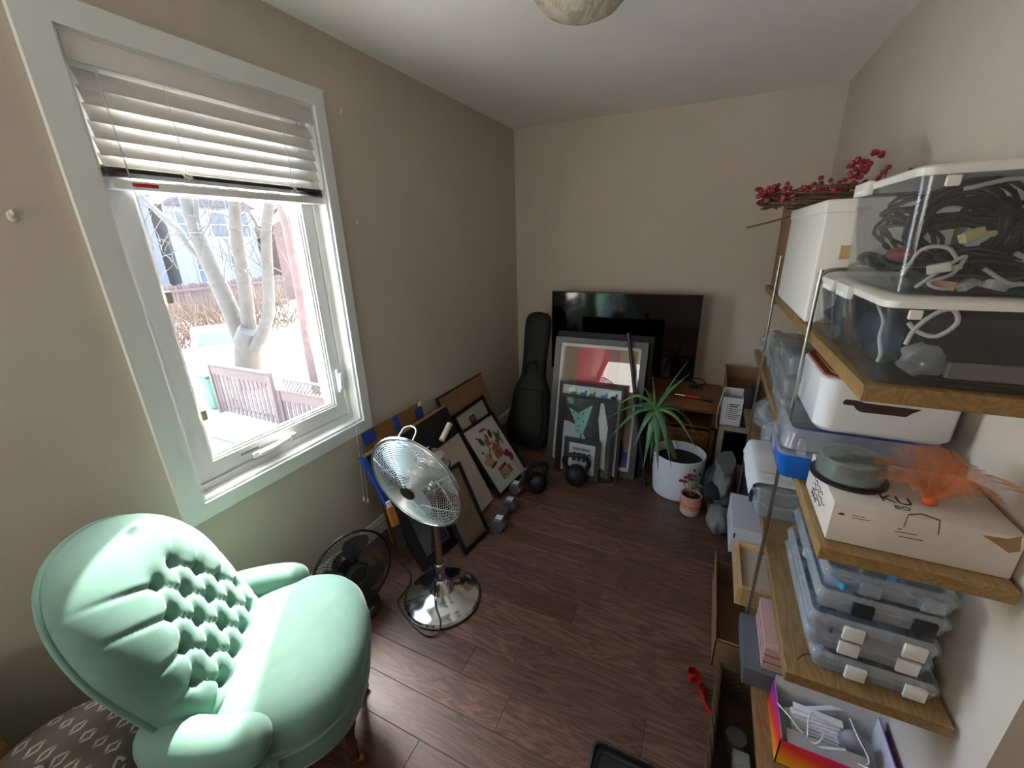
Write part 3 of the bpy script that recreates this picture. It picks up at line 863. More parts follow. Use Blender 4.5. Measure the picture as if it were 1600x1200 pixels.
# motif poster: little printed figures on white
MR = mat('print_red', '#b02430', .6); MO_ = mat('print_orange', '#c2623a', .6); MK = mat('print_black', '#201a1c', .6); MG = mat('print_grey', '#5a5c58', .6); MPK = mat('print_pink', '#c22a50', .6); MT = mat('print_tan', '#c99a63', .6)
def motif(th, x0, y0, x1, y1, z):
    W_, H_ = x1-x0, y1-y0
    def T(pts): return [(x0+px*W_, y0+py*H_) for px, py in pts]
    def E(cx, cy, rx, ry, rot=0):
        out = []
        for k in range(16):
            a = 2*PI*k/16; ex, ey = rx*math.cos(a), ry*math.sin(a)
            out.append((cx+ex*math.cos(rot)-ey*math.sin(rot), cy+ex*math.sin(rot)+ey*math.cos(rot)))
        return T(out)
    flat(th, 'caption_pill', MR, [E(.50, .885, .095, .022)], z)
    flat(th, 'bird_motif', MK, [E(.32, .745, .05, .075, .5), E(.66, .775, .05, .075, -.5), E(.26, .825, .022, .018), E(.60, .865, .022, .018)], z)
    flat(th, 'bird_body_motif', MO_, [E(.47, .70, .075, .05, .4), E(.52, .755, .04, .055), T([(.40, .655), (.60, .665), (.58, .64), (.41, .63)])], z+.0007)
    flat(th, 'dancer_motif', MG, [E(.80, .66, .085, .06, .5), E(.78, .74, .03, .04), E(.90, .71, .02, .06, -.5), E(.72, .60, .02, .06, .6), E(.86, .58, .02, .05, -.2)], z)
    flat(th, 'banjo_motif', MT, [E(.25, .43, .11, .075), E(.27, .51, .075, .055), E(.14, .46, .045, .035)], z)
    flat(th, 'banjo_shadow_motif', MK, [E(.30, .365, .12, .022, .15), E(.20, .60, .03, .022), T([(.33, .47), (.45, .60), (.43, .615), (.31, .485)])], z+.0007)
    flat(th, 'house_motif', MO_, [T([(.46, .52), (.72, .53), (.70, .585), (.60, .64), (.49, .585)]), T([(.47, .40), (.73, .415), (.72, .51), (.46, .50)])], z)
    flat(th, 'house_lines_motif', MK, [T([(.46, .506), (.73, .517), (.73, .523), (.46, .512)]), T([(.58, .41), (.59, .41), (.60, .60), (.59, .60)]), T([(.46, .39), (.73, .405), (.73, .411), (.46, .397)])], z+.0007)
    flat(th, 'bull_motif', MPK, [E(.82, .37, .06, .075), E(.74, .385, .035, .04), E(.89, .30, .035, .06, -.4), E(.84, .27, .05, .03)], z)
    flat(th, 'gate_motif', MR, [T([(.34, .285), (.62, .30), (.62, .245), (.34, .23)])], z)
    flat(th, 'gate_bars_motif', MK, [T([(.34+k*.058, .225), (.365+k*.058, .225), (.365+k*.058, .10), (.34+k*.058, .10)]) for k in range(4)], z)
    flat(th, 'gate_block_motif', MO_, [T([(.58, .23), (.70, .235), (.70, .12), (.58, .115)])], z)
picframe('picture_frame', 'black framed white poster printed with small red, orange and black folk motifs', leanM((.492, 2.036, 0), (.524, 2.43, 0), (.205, 2.06, .405)), .396, .505, .020, .02, M_BFRAME, art=motif)
b = MB(); b.tube([onx(690, 688, .30), onx(703, 662, .30)], .017, 16); b.tube([onx(690, 688, .30), onx(703, 662, .30)], .012, 12)
tag(b.build('paper_roll', mat('cream_paper_roll', '#cbbba6', .8), smooth=40), 'rolled cream paper poking up behind the fan motor', 'paper roll')
p0 = onx(609, 792, .275); p1 = onx(617, 817, .30)
dd = (p1-p0).normalized()
pw_ = thing('paint_scraper', 'scraper with orange wooden handle leaning on the black canvas edge', 'scraper', p1+dd*.06)
b = MB(); b.bar(p0-dd*.0, p1+dd*.012, .034, .022); b.build('handle', wood('orange_wood', '#a85a1e', '#d98d3d', .45, 2, 6), pw_, world=True)
b = MB(); b.bar(p0-dd*.03, p0, .02, .014); b.build('end_cap', mat('white_cap', '#e3e1da', .5), pw_, world=True)
b = MB(); b.bar(p1+dd*.012, p1+dd*.14, .045, .006); b.build('blade', mat('grey_blade', '#55585c', .4, .8), pw_, world=True)

# --- frames in front of the television
bk = thing('black_board', 'plain black board leaning on the television stand behind the largest frame', 'board', M=leanM((.61, 2.70, 0), (1.29, 2.70, 0), (.60, 2.885, .955)))
MB().rbox((0, 0, 0), (.68, .975, .02), .003, 2).build('panel', mat('matte_black', '#0b0b0d', .7), bk)
def art1(th, x0, y0, x1, y1, z):
    W_, H_ = x1-x0, y1-y0
    def q(a, c, d, e): return box2(x0+a*W_, y0+c*H_, x0+d*W_, y0+e*H_)
    flat(th, 'brown_ground', mat('brown_field', '#93775c', .6, var=.12, vscale=9), [q(0, 0, 1, 1)], z)  # tan-brown field with red and darker red panels over it
    flat(th, 'art_white_edge', M_PAPER, [q(0, .0, .03, 1), q(0, .975, 1, 1), q(.97, 0, 1, 1), q(0, 0, 1, .03)], z+.0007)
    flat(th, 'red_panel', mat('red_panel', '#d23a44', .6, var=.08), [q(.23, .50, .63, .975)], z+.0014)
    flat(th, 'dark_red_panel', mat('maroon_panel', '#8a4546', .6), [q(.63, .50, .76, .975)], z+.0014)
    flat(th, 'art_blue', mat('art_navy', '#222a86', .6, var=.2), [circ(x0+.84*W_, y0+.14*H_, .085*W_, .13*H_), q(.75, .03, .97, .16)], z+.0014)
    flat(th, 'art_marks', M_PAPER, [q(.79, .075, .80, .11), q(.81, .07, .84, .075), q(.84, .075, .85, .10)], z+.0021)
picframe('picture_frame', 'largest charcoal frame with brown field and red panels, leaning on the television stand', leanM((.612, 2.615, 0), (1.262, 2.615, 0), (.602, 2.83, .915)), .65, .95, .042, .022, M_GFRAME, art=art1)
def art2(th, x0, y0, x1, y1, z):
    W_, H_ = x1-x0, y1-y0
    for k, (c, px) in enumerate((('#5c7a48', .20), ('#3f6aa0', .37), ('#6a7358', .52), ('#4f86b8', .72), ('#3c4a5c', .88))):
        flat(th, 'animal_motif', mat('art2_%d' % k, c, .6), [circ(x0+px*W_, y0+.905*H_, .055*W_, .022*H_), circ(x0+(px+.04)*W_, y0+.935*H_, .022*W_, .020*H_)], z)
picframe('picture_frame', 'white print with a row of small blue and green animals in thin black frame', leanM((.700, 2.560, 0), (1.165, 2.560, 0), (.700, 2.665, .645)), .455, .655, .02, .018, M_BFRAME, art=art2)
def art3(th, x0, y0, x1, y1, z):
    W_, H_ = x1-x0, y1-y0
    flat(th, 'dark_field', mat('art3_dark', '#333436', .5, var=.15), [box2(x0, y0, x1, y1)], z)
    flat(th, 'pale_arch', mat('art3_pale', '#c3c6ce', .6, var=.05), [[(x0, y0)] + [(x0+.66*W_, y0)] + [(x0+.66*W_*math.cos(a)**.9, y0+.68*H_*math.sin(a)) for a in [k*PI/2/14 for k in range(1, 14)]] + [(x0, y0+.68*H_)]], z+.0007)
    flat(th, 'stem_motif', mat('art3_stem', '#2c2e30', .6), [box2(x0+.37*W_, y0+.38*H_, x0+.40*W_, y0+.56*H_)], z+.0014)
    flat(th, 'mint_reflection', mat('reflection_mint', '#8fc2ad', .6, var=.15), [[(x0+.10*W_, y0+.86*H_), (x0+.30*W_, y0+.80*H_), (x0+.58*W_, y0+.93*H_), (x0+.50*W_, y0+.70*H_), (x0+.42*W_, y0+.52*H_), (x0+.26*W_, y0+.52*H_), (x0+.24*W_, y0+.68*H_)]], z+.0014)  # the sunlit chair's reflection in the glass, painted as a mint shape
    flat(th, 'mint_reflection_dots', mat('reflection_dot', '#3f6a5c', .6), [circ(x0+px*W_, y0+py*H_, .016*W_, .014*H_, 8) for px, py in ((.2, .8), (.3, .73), (.4, .8), (.33, .63), (.42, .70), (.31, .57))], z+.0021)  # darker dots within the painted chair reflection
    flat(th, 'white_strip', M_PAPER, [[(x0+.74*W_, y0+.97*H_), (x0+.80*W_, y0+.97*H_), (x0+.92*W_, y0+.66*H_), (x0+.90*W_, y0+.35*H_), (x0+.92*W_, y0+.1*H_), (x0+.78*W_, y0+.12*H_), (x0+.80*W_, y0+.4*H_), (x0+.72*W_, y0+.75*H_)]], z+.0014)  # bright reflection in the glass, painted on as a white strip
picframe('picture_frame', 'dark print with pale grey arch plus painted mint and white reflections in black frame', leanM((.735, 2.522, 0), (1.118, 2.522, 0), (.735, 2.612, .575)), .383, .582, .02, .018, M_BFRAME, art=art3)
def art4(th, x0, y0, x1, y1, z):
    W_, H_ = x1-x0, y1-y0
    flat(th, 'print', mat('print_white', '#c9cacb', .7), [box2(x0+.10*W_, y0+.05*H_, x0+.90*W_, y0+.90*H_)], z)
    flat(th, 'heading_marks', MK, [box2(x0+(.15+k*.055)*W_, y0+.76*H_, x0+(.185+k*.055)*W_, y0+.84*H_) for k in range(12)], z+.0007)
    flat(th, 'portrait_motif', MK, [circ(x0+(.22+k*.185)*W_, y0+.62*H_, .06*W_, .075*H_, 12) for k in range(4)] + [box2(x0+(.15+k*.185)*W_, y0+.40*H_, x0+(.29+k*.185)*W_, y0+.53*H_) for k in range(4)], z+.0007)
    flat(th, 'portrait_face_motif', M_PAPER, [circ(x0+(.22+k*.185)*W_, y0+.60*H_, .03*W_, .04*H_, 10) for k in range(4)], z+.0014)
picframe('picture_frame', 'smallest grey framed print of four tiny portraits behind a kettlebell', leanM((.785, 2.488, 0), (1.040, 2.488, 0), (.785, 2.528, .285)), .255, .29, .033, .018, M_GFRAME, art=art4)

# ------------------------------------------------------------------ television and its stand
M_STAND = wood('stand_wood', '#3f2414', '#8a5730', .42, axis=0, scale=2.2, rnd=False, bump=.08)
M_STAND2 = wood('stand_wood_light', '#6b3f22', '#a9713f', .42, axis=0, scale=2.6, rnd=True, bump=.08)
st = thing('television_stand', 'low reddish brown wooden television stand with drawers against the back wall', 'tv stand', (1.2, 3.17, 0))
sx0, sx1, sy0, sy1 = .62, 1.735, 2.915, 3.44
MB().rbox((sx0-.015, sy0-.02, .448), (sx1+.012, sy1, .482), .004, 2).build('top', M_STAND2, st, 40, world=True)
b = MB()
b.box((sx0, sy0+.02, 0), (sx0+.03, sy1, .448)); b.box((sx1-.03, sy0+.02, 0), (sx1, sy1, .448)); b.box((sx0, sy1-.02, 0), (sx1, sy1, .448))
b.box((1.30, sy0+.02, .05), (1.33, sy1, .448)); b.box((sx0, sy0+.02, .04), (sx1, sy1, .06)); b.box((sx0, sy0+.02, .315), (sx1, sy1, .335))
b.build('carcass', M_STAND, st, world=True)
for (x0, x1) in ((.66, 1.295), (1.335, sx1-.035)):
    dr = MB().rbox((x0, sy0, .075), (x1, sy0+.022, .305), .004, 2).build('drawer', M_STAND, st, 40, world=True)
    b = MB()
    for (a0, a1, c0, c1) in ((x0+.03, .10, x1-.03, .106), (x0+.03, .274, x1-.03, .28)): b.box((a0, sy0-.001, a1), (c0, sy0+.002, c1))
    b.build('drawer_groove', mat('dark_groove', '#21120b', .7), dr, world=True)
    MB().ell(((x0+x1)/2, sy0-.012, .19), (.014, .014, .014), 12, 8).build('knob', mat('dark_knob', '#2a1a12', .4), dr, 60, world=True)
for x in (sx0+.02, sx1-.05): MB().box((x, sy0+.02, 0), (x+.03, sy0+.05, .04)).build('foot', M_STAND, st, world=True)
M_SCREEN = mat('tv_screen_glass', '#050607', .07, var=0, spec=.6)
tv = thing('television', 'large black flat screen television on the wooden stand', 'television', (.995, 3.21, .482))
MB().rbox((.440, 3.19, .566), (1.553, 3.222, 1.204), .004, 2).build('housing', M_BLACKP, tv, 40, world=True)
MB().box((.448, 3.188, .580), (1.545, 3.1905, 1.197)).build('screen', M_SCREEN, tv, world=True)
MB().rbox((.62, 3.222, .58), (1.37, 3.265, .95), .01, 2).build('rear_cover', M_BLACKP, tv, 40, world=True)
for x in (.60, 1.40):
    b = MB(); b.bar((x, 3.205, .58), (x, 3.12, .487), .03, .012); b.bar((x, 3.205, .58), (x, 3.29, .487), .03, .012); b.build('leg', M_BLACKP, tv, world=True)
b = MB(); b.box((.97, 3.1868, .5685), (1.02, 3.189, .577)); b.build('status_light', mat('tv_badge', '#55585a', .3), tv, world=True)
# things on the stand
q = onz(1085, 605, .482)
ga = thing('cable_hub', 'tangle of black adapter cable with silver plug on the television stand', 'adapter', (q.x, q.y, .482))
MB().rbox((-.03, -.02, 0), (.03, .02, .02), .005, 2).build('adapter', M_BLACKP, ga, 40)
b = MB(); b.tube(spline([(.03, 0, .012), (.07, .03, .03), (.05, .06, .05), (0, .05, .055), (-.03, .02, .045), (.02, -.03, .03), (.06, -.05, .01)], 6), .004, 8); b.build('cable', M_CORD, ga, 60)
MB().lathe([(0, 0), (.010, 0), (.010, .03), (0, .03)], 14, (-.005, .01, .02)).build('plug', M_CHROME, ga, 40)
a = onz(1070, 618, .494); c = onz(1096, 622, .494); e = onz(1112, 626, .494)
sd_ = thing('screwdriver', 'red and black screwdriver lying on the front of the television stand', 'screwdriver', (a.x, a.y, .482))
MB().tube([a, a+(c-a)*.5, c], [.011, .013, .010], 12).build('red_grip', mat('red_grip', '#b01f24', .4), sd_, 40, world=True)
MB().tube([c, e], .0125, 12).build('black_grip', M_BLACKP, sd_, 40, world=True)
MB().tube([a, a-(c-a)*.6], .003, 8).build('shaft', M_CHROME, sd_, 40, world=True)

# ------------------------------------------------------------------ guitar bag in the corner
M_NYLON = mat('black_nylon', '#121418', .72, var=.25, vscale=5, bump=.25, bscale=300)
gb = thing('guitar_bag', 'black padded guitar bag standing in the corner beside the television', 'guitar bag', M=leanM((.395, 2.80, 0), (.595, 2.80, 0), (.367, 3.09, 1.03)))
prof = [(0, .02, .02), (.012, .13, .045), (.05, .165, .055), (.12, .185, .06), (.22, .185, .06), (.30, .168, .06), (.36, .158, .058), (.42, .158, .057), (.48, .145, .055), (.53, .12, .052), (.58, .102, .05), (.70, .098, .046), (.85, .104, .044), (.95, .108, .042), (1.02, .104, .04), (1.055, .088, .036), (1.075, .06, .03), (1.083, .02, .012)]
def ringp(y_, hw, hd, n=36, ex=.55):
    out = []
    for k in range(n):
        a_ = 2*PI*k/n; cc, ss = math.cos(a_), math.sin(a_)
        out.append((hw*math.copysign(abs(cc)**ex, cc), y_, .062+hd*math.copysign(abs(ss)**.8, ss)))
    return out
b = MB(); loft(b, [ringp(*p) for p in prof]); b.build('body', M_NYLON, gb, 50)
b = MB(); loft(b, [[(x*.86, y_*.92+.03, .062+max(0, (z-.062))*1.28) for x, y_, z in ringp(*p)] for p in prof[1:9]]); b.build('front_pocket', M_NYLON, gb, 50)
b = MB(); b.tube(spline([(-.05, .60, .11), (-.045, .66, .135), (.03, .69, .135), (.04, .62, .11)], 6), .009, 8); b.build('carry_handle', M_NYLON, gb, 60)
b = MB(); b.tube([(p[0]*1.0, p[1], .066) for p in [(pp[1], pp[0]) for pp in prof[1:-1]]], .004, 6); b.tube([(-p[0]*1.0, p[1], .066) for p in [(pp[1], pp[0]) for pp in prof[1:-1]]], .004, 6); b.build('zip', mat('zip_grey', '#2b2d30', .4), gb, 60)
# black pole leaning behind the aloe
pl = thing('black_pole', 'thin black pole leaning on the largest picture frame behind the aloe', 'pole', (1.345, 2.545, 0))
b = MB(); b.tube([(1.345, 2.545, .0), (1.135, 2.775, .975)], .0125, 12); b.build('shaft', M_BLACKP, pl, 40, world=True)
b = MB(); b.tube([(1.138, 2.772, .955), (1.130, 2.780, .995)], .0165, 12); b.build('tip', M_BLACKP, pl, 40, world=True)

# ------------------------------------------------------------------ kettlebells and dumbbells
M_IRON = mat('black_cast_iron', '#1b1c1e', .5, .3, var=.12, bump=.25, bscale=160)
def kettlebell(label, loc, rz, k=1.0):
    th = thing('kettlebell', label, 'kettlebell', loc, rz, 'kettlebells on the floor by the frames')
    b = MB(); b.lathe([(0, 0), (.042*k, 0), (.060*k, .018*k), (.073*k, .05*k), (.075*k, .075*k), (.066*k, .108*k), (.045*k, .130*k), (.02*k, .14*k), (0, .141*k)], 36); b.build('ball', M_IRON, th, 60)
    b = MB(); b.tube(spline([(-.050*k, 0, .105*k), (-.082*k, 0, .150*k), (-.080*k, 0, .195*k), (-.050*k, 0, .220*k), (.050*k, 0, .220*k), (.080*k, 0, .195*k), (.082*k, 0, .150*k), (.050*k, 0, .105*k)], 6), .0165*k, 12); b.build('handle', M_IRON, th, 60)
    return th
kettlebell('black kettlebell in front of the smallest portrait frame', (.905, 2.405, 0), .1, .98)
kettlebell('black kettlebell between the motif poster and the guitar bag', (.69, 2.225, 0), .9, .9)
M_HEX = mat('grey_rubber_hex', '#57585a', .6, var=.12)
def dumbbell(label, p, q):
    p = Vector(p); q = Vector(q); th = thing('dumbbell', label, 'dumbbell', ((p+q)/2)[:2] + (0,), math.atan2(q.y-p.y, q.x-p.x), 'hex dumbbells on the floor')
    L = (q-p).length; r_ = .046
    Mx = Matrix(((0, 0, 1), (1, 0, 0), (0, 1, 0)))
    for s in (-1, 1):
        pr = [(0, -.034), (r_*.8, -.034), (r_, -.024), (r_, .024), (r_*.8, .034), (0, .034)]
        h = MB(); h.lathe(pr, 6, (s*L/2, 0, r_*.868), Mx @ Matrix.Rotation(R_(0), 3, 'Z')); hd = h.build('hex_head', M_HEX, th, 20)
        b = MB(); b.box((s*L/2-.02, -.02, r_*1.734), (s*L/2+.02, .02, r_*1.734+.0006)); b.build('weight_label', mat('worn_white_print', '#cfcfcf', .6, var=.25, vscale=60), hd)
    b = MB(); b.tube([(-L/2, 0, r_*.868), (-L/4, 0, r_*.868), (0, 0, r_*.868), (L/4, 0, r_*.868), (L/2, 0, r_*.868)], [.014, .0155, .0175, .0155, .014], 14); b.build('grip', mat('steel_grip', '#74777a', .35, .8), th, 50)
dumbbell('grey hex dumbbell lying in front of the brown backed frame', (.632, 1.775, 0), (.612, 1.965, 0))
dumbbell('grey hex dumbbell at the foot of the motif poster', (.572, 2.145, 0), (.576, 2.33, 0))

# ------------------------------------------------------------------ aloe in its white pot
M_POT = mat('white_ceramic', '#dcdfe6', .3, var=.03)
M_SOIL = mat('potting_soil', '#1a1410', .95, var=.4, vscale=40, bump=.8, bscale=80)
M_ALOE = mat('aloe_leaf', '#4f7a52', .45, var=.22, vscale=18)
M_ALOE2 = mat('aloe_young_leaf', '#7fa862', .45, var=.2, vscale=18)
pt = thing('aloe_plant', 'tall aloe with arching grey green leaves in a white pot', 'potted plant', (1.535, 2.585, 0))
potp = MB().lathe([(0, 0), (.125, 0), (.142, .008), (.146, .03), (.147, .046), (.144, .048), (.1475, .05), (.156, .15), (.158, .285), (.155, .288), (.151, .285), (.149, .2), (0, .2)], 64).build('pot', M_POT, pt, 35)
MB().lathe([(0, .232), (.05, .236), (.1, .231), (.1505, .228)], 40).build('soil', M_SOIL, pt, 60)
for (a_, z_) in ((-.9, .24), (-.6, .20)):
    MB().ell((.157*math.cos(a_), .157*math.sin(a_), z_), (.006, .006, .009), 8, 6).build('drain_hole', mat('dark_hole', '#15130f', .9), potp, 60)
PO = Vector((1.535, 2.585, 0))
crown = ony(1025, 640, 2.56) - PO
b = MB(); b.tube(spline([(-.02, .0, .22), (-.06, 0, .32), (-.12, -.01, .44), crown], 6), [.018]*10+[.015]*9, 12); b.build('stem', mat('aloe_stem', '#5f6b45', .6, var=.2), pt, 60)
leafs = [(1077, 561, -.05, .02, 0), (1079, 583, -.10, .03, 0), (1019, 580, .02, .0, 1), (1003, 600, .10, .01, 0), (958, 637, -.06, .09, 1), (956, 678, -.06, .07, 0), (946, 692, -.12, .08, 0), (989, 699, -.12, .05, 0), (1005, 731, -.16, .05, 0), (1028, 735, -.20, .05, 0), (1049, 731, -.18, .07, 0), (1092, 707, -.08, .08, 1), (1102, 700, .03, .10, 0), (1064, 713, .05, .06, 0), (942, 657, -.05, .06, 0), (1016, 720, -.05, .06, 0), (1040, 690, .10, .06, 0), (1086, 668, .08, .09, 0), (975, 660, .0, .08, 0), (1055, 600, .08, .02, 0)]
for i, (u, v, dy, lift, yng) in enumerate(leafs):
    tip = ony(u, v, 2.56+dy) - PO
    md = crown*.5+tip*.5+Vector((0, dy*.1, lift)); q1 = crown*.86+tip*.14+Vector((0, 0, lift*.55))
    c_ = spline([crown, q1, md, tip], 7)
    n = len(c_); wd = .036 if (tip-crown).length > .2 else .028
    rs = [wd*max(.03, (1-(k/(n-1))**1.6))*(0.75+.25*min(1, k/4)) for k in range(n)]
    b = MB(); b.tube(c_, rs, 8, flat=.24); b.build('leaf', M_ALOE2 if yng else M_ALOE, pt, 70)
# small pot
sp2 = thing('small_potted_plant', 'little terracotta pink pot with sparse dark red leaved seedling', 'potted plant', (1.632, 2.372, 0))
MB().lathe([(0, 0), (.050, 0), (.055, .006), (.057, .04), (.0575, .0405)], 40).build('pot_base', mat('cream_glaze', '#d9c9b8', .4), sp2, 40)
ppp = MB().lathe([(.0575, .0405), (.060, .12), (.0605, .130), (.057, .131), (.055, .11), (0, .11)], 40).build('pot', mat('coral_pot', '#cf9579', .6), sp2, 40)
MB().lathe([(0, .114), (.03, .116), (.0545, .112)], 24).build('soil', M_SOIL, sp2, 60)
b = MB()
for k in range(30):
    a_ = k*2.4; z_ = .052+.065*((k*.618) % 1); b.ell((.0588*math.cos(a_), .0588*math.sin(a_), z_), (.0042, .0042, .005), 6, 4)
b.build('speckles', mat('pot_speckle', '#8a4a35', .6), ppp, 60)
rg = random.Random(3)
for k, (dx, dy, h, lc) in enumerate(((-.03, -.01, .12, 1), (-.055, .0, .085, 1), (.0, .01, .10, 0), (.03, 0, .075, 0), (-.012, -.02, .145, 1), (.02, -.015, .06, 0), (.045, .01, .055, 0))):
    b = MB(); tp = Vector((dx, dy, .115+h)); b.tube(spline([(dx*.2, dy*.2, .11), (dx*.6, dy*.6, .115+h*.5), tp], 5), .0018, 6); sm = b.build('stem', mat('seedling_stem', '#6b5a44', .7), sp2, 60)
    b = MB()
    for s in (-1, 1):
        b.ell(tp+Vector((s*.012, 0, .004)), (.014, .004, .010), 10, 6, Matrix.Rotation(s*.5, 3, 'Y'))
    b.build('leaf', mat('red_leaf', '#7a1f2e', .5) if lc else mat('grey_leaf', '#5d5a4a', .6), sm, 60)

# ------------------------------------------------------------------ things between stand and shelves
mn = thing('old_monitor', 'beige framed box monitor with dark screen on the floor behind the shelves', 'monitor', (1.85, 2.92, 0))
M_BEIGE = mat('beige_plastic', '#9a9784', .5, var=.05)
b = MB(); 
b.box((1.752, 2.86, 0), (1.955, 3.0, .02)); b.box((1.752, 2.86, .36), (1.955, 3.0, .395)); b.box((1.752, 2.86, .02), (1.785, 3.0, .36)); b.box((1.93, 2.86, .02), (1.955, 3.0, .36)); b.box((1.785, 2.9, .02), (1.93, 3.0, .36))
b.build('case', M_BEIGE, mn, world=True)
MB().rbox((1.786, 2.874, .03), (1.929, 2.899, .352), .010, 3).build('screen', M_SCREEN, mn, 50, world=True)
wb = thing('white_box', 'white open topped carton with printed text on the beige monitor', 'box', (1.81, 2.86, .396))
b = MB()
x0, x1, y0, y1, z0, z1 = 1.748, 1.872, 2.865, 2.985, .396, .625
b.box((x0, y0, z0), (x1, y1, z0+.003)); b.box((x0, y0, z0), (x1, y0+.003, z1-.03)); b.box((x0, y1-.003, z0), (x1, y1, z1)); b.box((x0, y0, z0), (x0+.003, y1, z1)); b.box((x1-.003, y0, z0), (x1, y1, z1-.03))
wbb = b.build('carton', mat('white_card', '#dfe0e4', .6, var=.03), wb, world=True)
b = MB()
b.box((x0+.035, y0-.0004, z0+.05), (x0+.038, y0+.001, z0+.155))
for k in range(8): b.box((x0+.045, y0-.0004, z0+.05+k*.014), (x0+.045+.05+.02*((k*7) % 3)/2, y0+.001, z0+.050+k*.014+(.0075 if k > 5 else .005)))
b.build('printed_lines', mat('print_dark_grey', '#4a4b50', .7), wbb, world=True)
b = MB(); b.tube(spline([(1.80, 2.93, .58), (1.775, 2.90, .645), (1.752, 2.862, .640), (1.735, 2.85, .56), (1.728, 2.845, .47), (1.735, 2.845, .395), (1.738, 2.846, .37)], 8), .0032, 8)
cbw = b.build('white_cable', mat('white_cable', '#dcdad2', .5), smooth=60); tag(cbw, 'white cable hanging over the side of the white carton', 'cable')
bi = thing('black_binder', 'black upright binder beside the white carton', 'binder', (1.905, 2.90, .396))
MB().rbox((1.876, 2.868, .396), (1.935, 2.99, .665), .003, 2).build('cover', mat('black_binder_cover', '#1c1d20', .5), bi, 40, world=True)
MB().ell((1.905, 2.868, .46), (.012, .003, .012), 12, 8).build('finger_ring', M_CHROME, bi, 50, world=True)
ca = thing('open_carton', 'brown open carton standing behind the white box by the back wall', 'carton', (1.88, 3.2, 0))
b = MB()
x0, x1, y0, y1, z1 = 1.765, 2.02, 3.05, 3.36, .585
b.box((x0, y0, 0), (x1, y1, .004)); b.box((x0, y0, 0), (x1, y0+.004, z1)); b.box((x0, y1-.004, 0), (x1, y1, z1)); b.box((x0, y0, 0), (x0+.004, y1, z1)); b.box((x1-.004, y0, 0), (x1, y1, z1))
b.build('carton_walls', M_CARD, ca, world=True)
b = MB(); b.box((x0, y1-.004, z1), (x1, y1, z1+.09), Matrix.Rotation(-.25, 3, 'X')); b.build('flap', M_CARD, ca, world=True)
b = MB(); b.box((x0-.0, y0, z1), (x0+.004, y1, z1+.1), Matrix.Rotation(-.15, 3, 'Y')); b.build('flap', M_CARD, ca, world=True)
# slumped grey cloth bag
M_GREYF = mat('grey_fleece', '#6f716c', .95, var=.18, vscale=14, bump=.3, bscale=200)
sk = thing('grey_backpack', 'slumped grey fabric bag with black straps on the floor under the shelves', 'bag', (1.785, 2.47, 0), .0)
def sack(u, v):
    a_ = 2*PI*u
    z_ = .36*v
    r_ = .125*(1.05-.35*v**1.5)*(1-max(0, .10-v)*3)
    fold = 1+.06*math.sin(3*a_+7*v)+.04*math.sin(7*a_-12*v+1)+.035*math.sin(17*v+2*a_)+.02*math.sin(11*a_+23*v)
    return Vector((r_*fold*math.cos(a_)*.58+.008*math.sin(9*v), r_*fold*math.sin(a_)*1.5-.05*v, z_*(1+.05*math.sin(2*a_))))
b = MB(); b.grid(sack, 56, 36, wrapu=True)
b.add([sack(i/56, 0) for i in range(56)], [tuple(range(56))[::-1]]); b.add([sack(i/56, 1) for i in range(56)], [tuple(range(56))])
b.build('bag_body', M_GREYF, sk, 70)
def lobe(u, v):
    a_ = 2*PI*u; th = PI*v; f_ = 1+.10*math.sin(4*a_+3*th)+.05*math.sin(9*a_)
    return Vector((.0+.066*f_*math.sin(th)*math.cos(a_), -.22+.10*f_*math.sin(th)*math.sin(a_), .082-.08*math.cos(th)))
b = MB(); b.grid(lobe, 40, 20, wrapu=True); b.build('side_pouch', M_GREYF, sk, 80)
b = MB(); b.tube(spline([(-.05, -.06, .33), (-.085, -.10, .28), (-.08, -.14, .20), (-.07, -.18, .16)], 6), .016, 8, flat=.35); b.tube(spline([(-.095, -.02, .2), (-.10, -.10, .17), (-.05, -.22, .17)], 6), .018, 8, flat=.35); b.build('strap', M_NYLON, sk, 60)
b = MB(); b.ell((-.04, -.16, .22), (.05, .06, .035), 16, 10, Matrix.Rotation(.5, 3, 'X')); b.build('opening', mat('dark_navy_lining', '#14131f', .85), sk, 60)

# ------------------------------------------------------------------ shelving along the right wall
M_BOARD = wood('oak_shelf_board', '#775b38', '#9a7a4d', .5, axis=1, scale=1.6, rnd=True, bump=.12, stretch=6, knots=.5)
M_ROD = mat('satin_steel_rod', '#a9a59d', .3, 1.0, var=.04)
SX0, SX1, SY0, SY1 = 1.871, 2.186, .945, 2.768
SZ = (1.326, .951, .568, .175); STH = .032
sh = thing('shelving_unit', 'oak board shelving on steel wire ladders along the right wall', 'shelving', (2.03, 1.85, 0))
for z in SZ:
    MB().rbox((SX0, SY0, z-STH), (SX1, SY1, z), .002, 1).build('shelf_board', M_BOARD, sh, world=True)
for y in (1.438, 2.292):
    b = MB()
    b.tube(spline([(1.862, y, .0), (1.862, y, .5), (1.862, y, 1.0), (1.862, y, 1.46), (1.866, y, 1.488), (1.885, y, 1.501), (1.95, y, 1.503), (2.12, y, 1.503), (2.17, y, 1.501), (2.19, y, 1.48), (2.191, y, 1.40), (2.191, y, 0.0)], 5), .0055, 10)
    ld = b.build('ladder', M_ROD, sh, 60, world=True)
    for z in SZ:
        b = MB(); b.tube([(1.862, y, z-STH-.006), (2.191, y, z-STH-.006)], .005, 8); b.build('rung', M_ROD, ld, 60, world=True)

